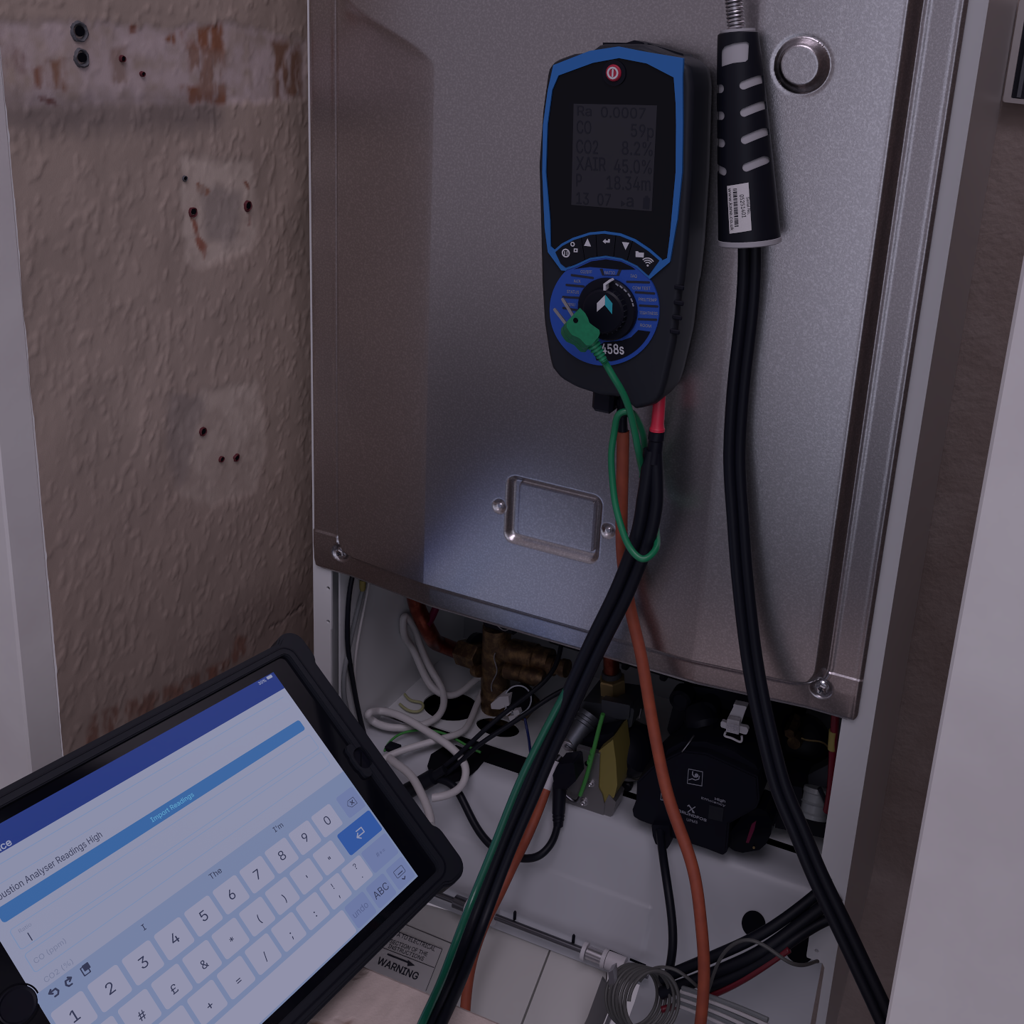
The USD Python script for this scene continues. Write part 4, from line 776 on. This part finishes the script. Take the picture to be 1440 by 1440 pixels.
part('body_rib', slabY([(846, 984), (886, 992), (884, 1012), (872, 1012), (846, 1004)], YG - .003, .006, .001), 'aluminium', gv)
ga, gb_ = on(830, 1005, 1, YG - .004), on(800, 1050, 1, YG - .024); L = np.linalg.norm(gb_ - ga)
part('regulator', lathe(ga, gb_, [(0, .0098), (L * .12, .0098), (L * .14, .0088), (L * .22, .0088), (L * .24, .0094), (L * .32, .0094), (L * .34, .0080), (L * .8, .0072), (L, .0064), (L + .0005, .0050)], 28), 'aluminium', gv)
gs = on(798, 1048, 1, YG - .0265); part('regulator_screw', lathe(gs + [0, .004, 0], gs + [0, -1, -.25], [(0, .0052), (.004, .0052), (.0046, .0044), (.0046, .0024), (.003, .0022), (.003, .0004)], 26), 'zinc', gv, label='bright slotted end screw')
YK = YG - .030
part('coil', slabY([(842, 1056), (862, 1040), (866, 1070), (868, 1104), (864, 1120), (857, 1131), (849, 1136), (843, 1116)], YK + .0016, .026), 'yellow_tape', gv, label='yellow taped coil')
part('coil_top', slabY([(793, 1076), (812, 1066), (842, 1068), (840, 1090), (800, 1086)], YK + .012, .012), 'yellow_tape', gv)
part('coil_block', slabY([(815, 1040), (864, 1030), (862, 1060), (840, 1066), (812, 1058)], YK + .010, .016, .001), 'black_plastic', gv)
part('bracket', slabY([(811, 1052), (843.5, 1061), (841.5, 1108), (847, 1118), (850, 1132), (847.5, 1159), (795, 1146), (795, 1124), (799, 1104), (808, 1097)], YK, .0012, .0008), 'grey_steel', gv, label='grey sheet steel bracket')
part('bracket_side', slabY([(847.5, 1159), (850, 1130), (856, 1118), (866, 1128), (862, 1145)], YK + .0005, .016), 'grey_steel', gv)
part('bracket_lip', slabY([(811, 1051), (843.5, 1060), (843.5, 1062.5), (811, 1053.5)], YK - .0004, .004), 'zinc', gv)
for x, y, r in ((831.5, 1101, .0030), (821.5, 1127, .0034)):
    c = on(x, y, 1, YK); part('bracket_screw', lathe(c, c + [0, -1, 0], [(0, r), (.0006, r), (.0008, r * .66), (.0024, r * .6), (.0028, r * .4), (.0022, r * .25)], 18), 'zinc', gv)
c = on(826, 1074, 1, YK - .0001); part('bracket_hole', lathe(c, c + [0, -1, 0], [(0, .0022), (.0002, .0022)], 18), 'void', gv)
part('adjuster_tube', tube(pix([(848, 1004, YK - .003), (841, 1030, YK - .004), (833, 1062, YK - .005), (823, 1098, YK - .005), (816, 1118, YK - .0045)]), .0016, 40, 12), 'lime_green', gv, label='bright green plastic tube')
for k in (.45, .52, .58): p = np.array([848, 1004]) * (1 - k) + np.array([816, 1118]) * k; a = on(p[0], p[1], 1, YK - .005); b_ = on(p[0] - .8, p[1] + 3, 1, YK - .005); part('tube_band', rod(a, b_, .0020, 12), 'lime_green', gv)
part('adjuster_key', tube(pix([(817, 1114, YK - .0045), (814, 1123, YK - .0045), (809, 1127, YK - .0045), (800, 1122, YK - .004), (790, 1113, YK - .0035), (782, 1106, YK - .003)]), .0012, 40, 10), 'dark_steel', gv, label='bent dark wire key')
# diaphragm housing right of the valve
dh = thing('diaphragm_housing', 'round dark diaphragm housing with a bright metal rim between valve and pump', 'housing', on(900, 1060, 1, .08))
da, db = on(882, 1055, 1, .085), on(915, 1050, 1, .074); L = np.linalg.norm(db - da)
part('rim', lathe(da, db, [(0, .0215), (.002, .0225), (.004, .0225), (.0052, .021)], 40), 'grey_steel', dh)
part('drum', lathe(da, db, [(.005, .0200), (.012, .0195), (.020, .017), (.024, .010)], 40), 'black_plastic', dh)
part('bracket', slabY([(868, 1020), (884, 1015), (886, 1060), (880, 1095), (872, 1108), (865, 1090), (866, 1050)], .085, .012, .001), 'aluminium', dh)
c = on(884, 1102, 1, .075); part('bolt', lathe(c, c + [0, -1, 0], [(0, .004), (.004, .004), (.005, .003)], 14), 'black_plastic', dh)
part('wire_loop', tube(pix([(890, 1095, .062), (900, 1097, .060), (912, 1094, .060), (925, 1088, .062), (938, 1080, .07)]), .0006, 24, 6), 'dark_steel', dh)
c = on(901, 1003, 1, .07); part('pin', rod(on(902, 996, 1, .07), on(899, 1010, 1, .07), .0007, 8), 'steel', dh)
# ------------------------------------------------------------------ circulation pump
cpx = lambda *P: [(860 + x / 4.235, 880 + y / 4.235) for x, y in P]
YP = .029
pu = thing('circulation_pump', 'black plastic circulation pump with white printed marks on its control box', 'pump', on(990, 1190, 1, .06))
pf = cpx((150, 930), (145, 1040), (122, 1100), (130, 1140), (165, 1162), (240, 1190), (330, 1255), (560, 1330), (660, 1370), (686, 1350), (700, 1180), (860, 1090), (880, 1040), (870, 900), (720, 830), (560, 760), (420, 745), (330, 790), (230, 850))
PP_ = yplane(YP); g = sg.Polygon(PP_.sts(pf)).buffer(0).buffer(-.002).buffer(.002)
front_m = PP_.slab(g.buffer(-.0015), -.001, 0); 
part('control_box', cat_([PP_.slab(g, -.040, -.0008), front_m]), 'black_gloss' if False else 'black_plastic', pu, label='black control box')
pd = cpx((300, 880), (330, 740), (420, 690), (560, 690), (720, 745), (860, 830), (890, 900), (880, 1000), (600, 960))
part('shoulder', yplane(YP + .006).pslab(pd, -.045, 0, .004), 'black_plastic', pu)
ta, tb = on(960, 1010, 1, .09), on(1010, 1048, 1, .058)
pm = cpx((330, 620), (380, 420), (470, 360), (640, 380), (860, 420), (960, 560), (980, 760), (900, 900), (720, 800), (540, 720), (420, 760))
part('motor_housing', yplane(.075).pslab(pm, -.05, 0, .004), 'black_plastic', pu)
part('air_vent', lathe(on(985, 995, 1, .07), on(992, 1030, 1, .058), [(0, .012), (.006, .0135), (.013, .0135), (.017, .011)], 28), 'black_plastic', pu)
for (x, y), r in (((420, 430), .0085), ((580, 490), .0075)):
    c = on(*cpx((x, y))[0], 1, .068); part('housing_boss', lathe(c + [0, .006, 0], c + [0, -1, 0], [(0, r), (.010, r), (.012, r * .8), (.010, r * .6), (.010, .001)], 20), 'black_plastic', pu)
part('edge_glint', tube(pix([(*cpx((418, 752))[0], YP - .0002), (*cpx((455, 705))[0], YP + .0045), (*cpx((490, 655))[0], YP + .0055)]), .0007, 16, 8), 'dark_steel', pu)
lens = cpx((690, 1310), (700, 1240), (780, 1130), (870, 1085), (920, 1105), (958, 1170), (950, 1240), (920, 1300), (880, 1335), (780, 1352), (730, 1340))
part('lens', yplane(YP + .006).pslab(lens, -.020, 0, .002), 'black_gloss', pu, label='glossy dark lens')
part('lens_reflection', yplane(YP + .006).pslab(cpx((800, 1290), (835, 1180), (862, 1160), (850, 1215), (818, 1292)), 0, .0003), 'magenta', pu)  # magenta reflection painted onto the lens
c = on(*cpx((848, 1320))[0], 1, YP + .005); part('indicator', lathe(c, c + [0, -1, 0], [(0, .0010), (.0006, .0008)], 10), 'bright_brass', pu)
part('cable_gland', slabY(cpx((238, 1185), (345, 1190), (350, 1300), (330, 1330), (262, 1300), (245, 1250)), YP - .004, .016, .001), 'black_plastic', pu)
TP = Plane((0, YP - .0002, 0), (1, 0, 0), (0, 0, 1)); T = lambda *p: TP.sts(cpx(*p))
marks = [sg.Polygon(T((458, 850), (545, 868), (540, 955), (450, 938))), ]
fr = marks[0].difference(marks[0].buffer(-.0004))
snail = unary_union([sg.Point(T((507, 890))[0]).buffer(.0014), sg.LineString(T((484, 868), (482, 884), (492, 898), (506, 900))).buffer(.0004), sg.LineString(T((462, 916), (480, 910), (500, 918), (520, 912), (524, 895))).buffer(.0003)])
part('emblem', cat_([TP.slab(fr, 0, .0003), TP.slab(snail, 0, .0003)]), 'print_dim', pu, label='white framed snail emblem')
logo = [sg.LineString(T((455, 1072), (462, 1068), (470, 1080), (492, 1112))).buffer(.0004), sg.LineString(T((498, 1078), (482, 1088), (455, 1108))).buffer(.0003), sg.Polygon(T((480, 1100), (492, 1104), (490, 1114), (481, 1110)))]
part('maker_lettering', cat_([TP.slab(unary_union(logo), 0, .0003), TP.text('GRUNDFOS', cpx((395, 1106))[0], cpx((565, 1166))[0], 3.6, .0001, True), TP.text('UPM3', cpx((448, 1160))[0], cpx((512, 1178))[0], 3.6, .0001), TP.text('High', cpx((615, 1036))[0], cpx((678, 1052))[0], 3.4, .0001, True), TP.text('Efficiency', cpx((535, 1030))[0], cpx((678, 1076))[0], 3.0, .0001)]), 'print_dim', pu)
em = T((298, 962), (348, 972), (340, 1046), (292, 1036)); gq = sg.Polygon(em)
part('approval_mark', cat_([TP.slab(gq.difference(gq.buffer(-.0004)), 0, .0003), TP.slab(sg.LineString(T((306, 1030), (318, 1000), (330, 1034), (336, 990), (320, 980))).buffer(.0003), 0, .0003)]), 'print_dim', pu)
sw = T((583, 1066), (668, 1086), (660, 1166), (576, 1146))
part('plain_patch', TP.slab(sg.Polygon(sw), 0, .0002), 'charcoal', pu)
wl_ = thing('hose_clip', 'white plastic clip with steel wire bail on top of the pump', 'clip', on(1033, 1020, 1, .05))
cl = lambda *P: [(1020 + x / 8, 980 + y / 8) for x, y in P]
part('tongue', slabY(cl((100, 95), (232, 130), (170, 310), (25, 270), (25, 240)), .046, .003, .0005), 'gland_white', wl_)
part('top_lip', slabY(cl((95, 80), (240, 110), (228, 150), (88, 108)), .044, .005, .0005), 'gland_white', wl_)
part('bar', slabY(cl((-50, 265), (0, 290), (245, 345), (258, 375), (240, 425), (210, 420), (-55, 340)), .043, .003, .0015), 'gland_white', wl_)
part('grip', slabY(cl((22, 245), (160, 275), (150, 425), (5, 390)), .041, .004, .0005), 'gland_white', wl_)
for k in range(6): a, b_ = cl((14, 300 + k * 16))[0], cl((152, 330 + k * 16))[0]; part('grip_rib', rod(on(*a, 1, .0368), on(*b_, 1, .0368), .0003, 6), 'light_cap', wl_)
part('bail', tube(np.array([on(*p, 1, .042) for p in cl((5, 395), (-2, 440), (60, 460), (180, 500), (186, 450), (184, 440))]), .0008, 60, 8), 'gland_white', wl_)
# right-hand corner of the compartment
eg = thing('expansion_vessel', 'round black vessel in the dark corner behind the probe hose', 'vessel', on(1130, 1060, 1, .12))
va, vb = on(1132, 1040, 1, .15), on(1128, 1046, 1, .11); part('drum', lathe(va, vb, [(0, .019), (.03, .021), (.038, .019), (.041, .012)], 40), 'black_plastic', eg)
c = on(1110, 1032, 1, .095); part('brass_stub', hexrod(c + [0, .02, 0], c, .0045), 'brass', eg)
c = on(1117, 1043, 1, .1); part('brass_cap', lathe(c + [0, .006, 0], c + [0, -1, 0], [(0, .006), (.006, .006), (.008, .005)], 18), 'brass', eg)
part('wire', tube(pix([(1127, 1038, .098), (1136, 1041, .098), (1146, 1042, .099), (1156, 1044, .10), (1164, 1050, .10)]), .0007, 30, 6), 'bright_brass', eg)
part('steel_bracket', tube(pix([(1077, 1007, .055), (1086, 1014, .055), (1090, 1028, .056), (1090, 1042, .056)]), .0011, 30, 8), 'dark_steel', eg)
rt = thing('banded_cable', 'dark red cable with a yellow band at the right edge of the compartment', 'cable', on(1170, 1040, 1, .03))
part('cable', tube(pix([(1175, 995, .02), (1174, 1020, .02), (1172, 1050, .02), (1170, 1090, .022), (1163, 1140, .026)]), .0028, 60, 12), 'red_cable', rt)
part('band', tube(pix([(1172.5, 1027, .02), (1171.5, 1040, .02), (1170.5, 1053, .02)]), .0031, 16, 14), 'yellow_tape', rt, label='yellow band')
cyl = thing('condensate_trap', 'pale grey ribbed plastic cylinder low in the right corner', 'trap', on(1148, 1140, 1, .06))
ya, yb = on(1150, 1108, 1, .06), on(1143, 1150, 1, .05); L = np.linalg.norm(yb - ya)
part('cylinder', lathe(ya, yb, [(0, .0095), (L * .15, .0100), (L * .2, .0094), (L * .45, .0094), (L * .5, .0102), (L * .55, .0094), (L * .8, .0094), (L * .86, .0104), (L, .0104)], 28), 'clear_grey', cyl)
part('strap', tube(pix([(1152, 1108, .047), (1158, 1120, .047), (1163, 1132, .05)]), .0016, 20, 8), 'black_rubber', cyl)
part('base', yplane(.066).pslab([(1092, 1100), (1128, 1108), (1128, 1150), (1168, 1160), (1166, 1180), (1090, 1164)], -.03, 0), 'black_plastic', cyl)  # black block added to keep the corner below the cylinder dark
part('holder', slabY([(1100, 1090), (1120, 1098), (1165, 1075), (1168, 1100), (1148, 1116), (1104, 1106)], .085, .01), 'aluminium', cyl)
# ------------------------------------------------------------------ lower right: leads, coil and plates
wire('pump_cable', 'black cable hanging straight down from the pump to the tray', 'cable', [(927, 1160, .030), (930, 1185, .018), (934, 1215, .004), (940, 1255, -.010), (945, 1295, -.020), (946, 1330, -.028), (941, 1365, -.034), (936, 1390, -.038)], .0030, 'black_rubber', 110, 14)
bb = thing('cable_bundle', 'bundle of thick black cables sweeping across the lower right of the tray', 'cables', on(1050, 1340, 1, -.03))
for pts, r in (([(1175, 1235, .010), (1140, 1264, .0), (1102, 1293, -.012), (1062, 1318, -.022), (1015, 1340, -.030), (968, 1360, -.036), (930, 1376, -.040)], .0036), ([(1180, 1258, .004), (1142, 1286, -.006), (1108, 1312, -.016), (1070, 1338, -.026), (1020, 1362, -.034), (970, 1382, -.040), (930, 1396, -.044)], .0040), ([(1172, 1290, -.002), (1140, 1306, -.010), (1110, 1326, -.020), (1075, 1350, -.028), (1030, 1374, -.036), (985, 1392, -.042)], .0034)):
    part('cable', tube(pix(pts), r, 90, 14), 'black_rubber', bb)
wire('red_cable', 'dark red cable running beneath the black bundle behind the orange hose', 'cable', [(1110, 1335, -.024), (1088, 1350, -.028), (1058, 1370, -.034), (1020, 1391, -.040), (985, 1405, -.044), (957, 1413, -.046), (930, 1420, -.05)], .0021, 'red_cable', 80, 12)
cc = thing('capillary_coil', 'coiled grey capillary tube beside the control box at the bottom edge', 'coil', on(905, 1400, 1, -.05))
Yc = -.052; c0, c1 = on(886, 1399, 1, -.040), on(921, 1411, 1, -.068); th = np.linspace(-.6, 2 * np.pi * 6.2, 420); axv = norm(c1 - c0); Lc = np.linalg.norm(c1 - c0)
e1 = np.array([0, 0, 1.0]); e1 = norm(e1 - axv * (e1 @ axv)); e2 = np.cross(axv, e1); rc = r_at(31, 905, 1400, Yc)
hel = c0 + axv * (th / th[-1] * Lc)[:, None] + rc * (np.cos(th)[:, None] * e1 + np.sin(th)[:, None] * e2)
part('coil', sweep(hel, .0012, 8), 'dull_grey', cc)
part('tail', tube(pix([(900, 1380, Yc - .002), (910, 1368, Yc), (930, 1360, Yc), (950, 1364, Yc), (968, 1376, Yc), (985, 1390, Yc + .006)]), .0010, 60, 8), 'dull_grey', cc)
part('tail', tube(pix([(990, 1410, Yc), (1001, 1378, Yc), (1012, 1350, Yc), (1030, 1329, Yc), (1054, 1322, Yc), (1080, 1333, Yc), (1106, 1351, Yc), (1131, 1357, Yc + .01), (1150, 1352, Yc + .03)]), .0011, 90, 8), 'dull_grey', cc)
rb = thing('ribbed_strip', 'white ribbed plastic strip running off the bottom edge right of the orange hose', 'strip', on(1030, 1420, 1, -.06))
for k in range(6): part('rib', tube(pix([(950 + k * 2, 1412 - k * 4.5, -.050), (1000, 1432 - k * 6.0 , -.058), (1080, 1474 - k * 8.0, -.07)]), .0014, 20, 8), 'clear_grey' if k % 2 else 'white_cable', rb)
single('base_plate', sweep_profile([(-.05, -.281), (-.075, -.300), (-.12, -.33)], *(lambda a, b_: (a[0], b_[0]))(on(1000, 1420, 1, -.05), on(1160, 1420, 1, -.05))), 'tray_enamel', 'white sheet metal plate at the bottom right under the black cable bundle', 'plate')
ch = thing('metal_channel', 'folded grey metal arm between control box and capillary coil', 'bracket', on(850, 1420, 1, -.05))
part('web', slabY([(846, 1376), (853, 1386), (858, 1416), (846, 1445), (834, 1470), (812, 1470), (830, 1420)], -.045, .002), 'grey_steel', ch)
part('lip', slabY([(855, 1368), (862, 1364), (866, 1400), (862, 1425), (846, 1470), (838, 1470), (858, 1420), (857, 1392)], -.050, .006), 'zinc', ch)
# ------------------------------------------------------------------ tablet in a rugged case, lying tilted on the threshold board
TR = np.array([[0.08636713, -0.78752394, 0.61020223], [0.99237345, 0.12207693, 0.01709279], [-0.08795259, 0.60407223, 0.79206129]])
TO = np.array([0.09387596, -0.19434127, -0.05894336])
TPn = Plane(TO, TR[:, 0], TR[:, 1])
tb_ = thing('tablet', 'tablet in a black rugged case with a lit form and number keyboard on screen', 'tablet', TO)
mm = 1e-3
def R(x0, x1, y0, y1, r): return rrect(x0 * mm, x1 * mm, y0 * mm, y1 * mm, r * mm)
def TS(g, h0, h1): return TPn.slab(g, h0 * mm, h1 * mm)
U0, U1, V0, V1 = -97, 97, -77.65, 77.65
# case: outline with bulged bumper corners
core_ = R(-127, 126, -93.2, 92.5, 12)
bump = unary_union([R(108, 128.6, 66, 96.5, 10), R(104, 129.2, -96.2, -58, 10), R(-129, -104, 66, 96.5, 10), R(-129, -104, -96.2, -62, 10)])
out = unary_union([core_, bump]).buffer(4 * mm).buffer(-8 * mm).buffer(4 * mm)
innr = R(-113.5, 111.3, -83.2, 84.0, 4)
rings_ = []
cut = R(106.8, 117.2, -7.2, 7.2, 5.0)
def case_ring(off_o, off_i, h0, h1): return TS(out.buffer(-off_o * mm).difference(innr.buffer(off_i * mm)).difference(cut), h0, h1)
part('case', cat_([case_ring(0, 0.0, -9, 1.0), case_ring(1.2, 0.0, 1.0, 2.2), case_ring(2.6, 0.6, 2.2, 3.0)]), 'charcoal', tb_, label='black rugged case rim')
part('case_back', TS(out.buffer(-1.5 * mm), -13, -8.8), 'charcoal', tb_)
part('case_lip', TS(innr.buffer(5.2 * mm).difference(innr.buffer(4.2 * mm)), 2.9, 3.5), 'black_rubber', tb_)
part('bezel', TS(innr.buffer(.5 * mm), -8.5, 0), 'black_gloss', tb_, label='glossy black glass front')
# camera cut-out on the right rim, home button on the left rim
part('camera_cutout', TS(unary_union([cut.buffer(1.6 * mm), R(106, 112, -12, 12, 3)]).difference(cut).difference(out.difference(innr.buffer(.7 * mm))), 0, 2.4), 'charcoal', tb_)
part('camera_well', TS(cut.buffer(.2 * mm), -1, .2), 'black_plastic', tb_)
part('camera_slit', TS(sg.LineString([(109.0 * mm, -3.5 * mm), (115 * mm, 3.5 * mm)]).buffer(.45 * mm), .2, .5), 'void', tb_)
hb = TPn.p3(-104 * mm, 1.5 * mm, 0)
part('home_button', lathe(hb, hb + TPn.w, [(0, .0080), (.0006, .0080), (.0009, .0074), (.0003, .0066), (.0002, .0001)], 40), 'black_plastic', tb_)
part('button_well', TS(ring((-104 * mm, 1.5 * mm), .0085, .0092), 0, .2), 'void', tb_)
# lit display
scr = part('screen', TS(R(U0, U1, V0, V1, .3), 0, .15), 'ui_white', tb_, label='lit display with form and keyboard')
ORG[str(scr.GetPath())] = ORG[str(tb_.GetPath())]
part('header_bar', TS(R(U0, U1, 65.0, V1, .1), .15, .22), 'ui_header', scr)
part('action_button', TS(R(-92.6, 92.3, 35.6, 43.0, 1.6), .15, .22), 'ui_button', scr, label='blue button bar reading Import Readings')
for k, (a, b_, c_, d_) in enumerate(((-92.3, 92.5, 20.8, 31.6), (-92.3, 92.5, 8.6, 18.6))):
    f = R(a, b_, c_, d_, 1.5); part('form_field', TS(f.difference(f.buffer(-.35 * mm)), .15, .2), 'ui_line', scr)
part('form_rule', TS(R(-92, 92.5, 60.2, 60.6, .1), .15, .2), 'ui_line', scr); part('form_rule', TS(R(-92, 92.5, 52.2, 52.5, .1), .15, .2), 'ui_line', scr)
part('keyboard', TS(R(U0, U1, V0, 0.6, .1), .15, .22), 'ui_key_bg', scr)
kx = lambda i: -88 + 17.42 * i
R1 = [(kx(i), -17.4) for i in range(10)]; R2 = [(kx(i) + 5.0, -35.0) for i in range(9)]; R3 = [(kx(i) + 14.3, -52.0) for i in range(8)]
for i, (u, v) in enumerate(R1 + R2 + R3): part('key', TS(R(u - 7.5, u + 7.5, v - 7.4, v + 7.4, 1.4), .22, .34), 'ui_key', scr)
part('key', TS(R(-56, 45.2, -76.6, -62.0, 1.4), .22, .34), 'ui_key', scr, label='space bar')
part('key', TS(R(81.6, 95.8, -24.8, -10, 1.4), .22, .34), 'ui_key_grey', scr, label='grey backspace key')
part('key', TS(R(68.2, 95.8, -42.4, -27.8, 1.4), .22, .34), 'ui_key_blue', scr, label='blue return key')
part('key', TS(R(74.4, 95.8, -59.4, -44.8, 1.4), .22, .34), 'ui_key_grey', scr)
part('key', TS(R(46.6, 61.8, -76.4, -62.0, 1.4), .22, .34), 'ui_key_grey', scr); part('key', TS(R(64, 79, -76.4, -62.0, 1.4), .22, .34), 'ui_key_grey', scr); part('key', TS(R(81.2, 95.8, -76.4, -62.0, 1.4), .22, .34), 'ui_key_grey', scr)
def tt(t, u, v, h, w=None, hh=.36, bold=False):
    m = meshkit.text_mesh(t, h * mm, .00003, bold); b_ = m.bounds; m.apply_translation((u * mm - (b_[0][0] + b_[1][0]) / 2, v * mm - h * mm / 2, 0)); 
    if w: vv = np.array(m.vertices); vv[:, 0] = (vv[:, 0] - u * mm) * (w * mm / (b_[1][0] - b_[0][0])) + u * mm; m.vertices = vv
    return TPn.place(m, hh * mm)
part('digit_lettering', cat_([tt(c_, u, v, 5.2) for c_, (u, v) in zip('1234567890', R1)]), 'ui_ink', scr)
part('symbol_lettering', cat_([tt(c_, u, v - 1.6, 4.2) for c_, (u, v) in zip('@#£&*()\'"', R2)] + [tt(c_, u, v - 1.6, 4.2) for c_, (u, v) in zip('%-+=/;:,', R3)] + [tt('!', R3[7][0], R3[7][1] + 3.2, 3.4), tt('?', R3[7][0] + 18.4, -48.6, 3.4), tt('.', R3[7][0] + 18.4, -54.6, 3.4), tt('ABC', 71.3, -69, 4.2)]), 'ui_ink', scr)
part('key', TS(R(R3[7][0] + 17.42 - 7.5 - 0.2, 73.2, -59.4, -44.8, 1.4), .22, .34), 'ui_key', scr)
for a_ in (('CO (ppm)', -83, 13.2, 2.4), ('CO2 (%)', -84.2, 3.4, 2.4), ('Ratio', -86.5, 28.6, 1.8)): part('faint_lettering', tt(*a_), 'ui_faint', scr)
part('key_lettering', cat_([tt('undo', 54, -69, 3.6), tt('#+=', 85.4, -52, 2.8)]), 'ui_mid', scr)
part('form_lettering', cat_([tt('Combustion Analyser Readings High', -67.5, 47.4, 3.4, 59), tt('The', -1.8, -3.4, 3.0), tt("I'm", 41.4, -3.4, 3.0), tt('I', -44.7, -3.8, 3.0), TS(sg.LineString([(-86.6 * mm, 21.9 * mm), (-86.6 * mm, 25.8 * mm)]).buffer(.2 * mm), .2, .3)]), 'ui_ink', scr)
part('button_lettering', tt('Import Readings', -1.0, 39.3, 2.6, 26, .25), 'ui_cyan', scr)
part('header_lettering', cat_([tt('Maintenance', -86, 67.5, 3.4, 26, .25, True)]), 'ui_white', scr)
part('battery_lettering', tt('30%', 86.5, 75.6, 1.9, None, .25, True), 'ui_white', scr); part('battery_symbol', TS(R(90.6, 94.6, 75.0, 77.0, .4), .25, .3), 'ui_white', scr)
ar = lambda pts, w: sg.LineString([(a * mm, b_ * mm) for a, b_ in pts]).buffer(w * mm, cap_style=1)
part('return_arrow', TS(unary_union([ar([(84.5, -33.2), (84.5, -36.4), (78.4, -36.4)], .35), ar([(80.4, -34.6), (78.4, -36.4), (80.4, -38.2)], .35), ar([(84.5, -33.2), (80.2, -33.2)], .35)]), .34, .38), 'ui_white', scr)
bk = sg.Polygon([(a * mm, b_ * mm) for a, b_ in ((85.2, -18), (87.2, -15.6), (92, -15.6), (92, -20.4), (87.2, -20.4))])
kbm = R(84.6, 92.2, -70.6, -65.8, .8)
part('key_symbol', TS(unary_union([bk.difference(bk.buffer(-.3 * mm)), ar([(88.2, -17), (90.2, -19)], .3), ar([(88.2, -19), (90.2, -17)], .3), kbm.difference(kbm.buffer(-.32 * mm)), ar([(86.6, -69), (90.2, -69)], .3), ar([(87.2, -72.4), (88.4, -73.4), (89.6, -72.4)], .35)]), .34, .38), 'ui_ink', scr)
part('toolbar_symbol', TS(unary_union([ar([(-91.6, -2.6), (-88.8, -2.4), (-88.2, -4), (-89, -5.2), (-90.4, -5.2)], .4), ar([(-90.6, -1.6), (-91.8, -2.6), (-90.6, -3.6)], .4), ar([(-81.6, -2.6), (-84, -2.4), (-84.6, -4), (-83.8, -5.2), (-82.4, -5.2)], .4), ar([(-82.6, -1.6), (-81.4, -2.6), (-82.6, -3.6)], .4), R(-76.8, -73.4, -6, -1.6, .4).difference(R(-76.3, -73.9, -5.5, -2.1, .3)), R(-75.6, -72.6, -4.2, -1.2, .3)]), .22, .27), 'ui_ink', scr)
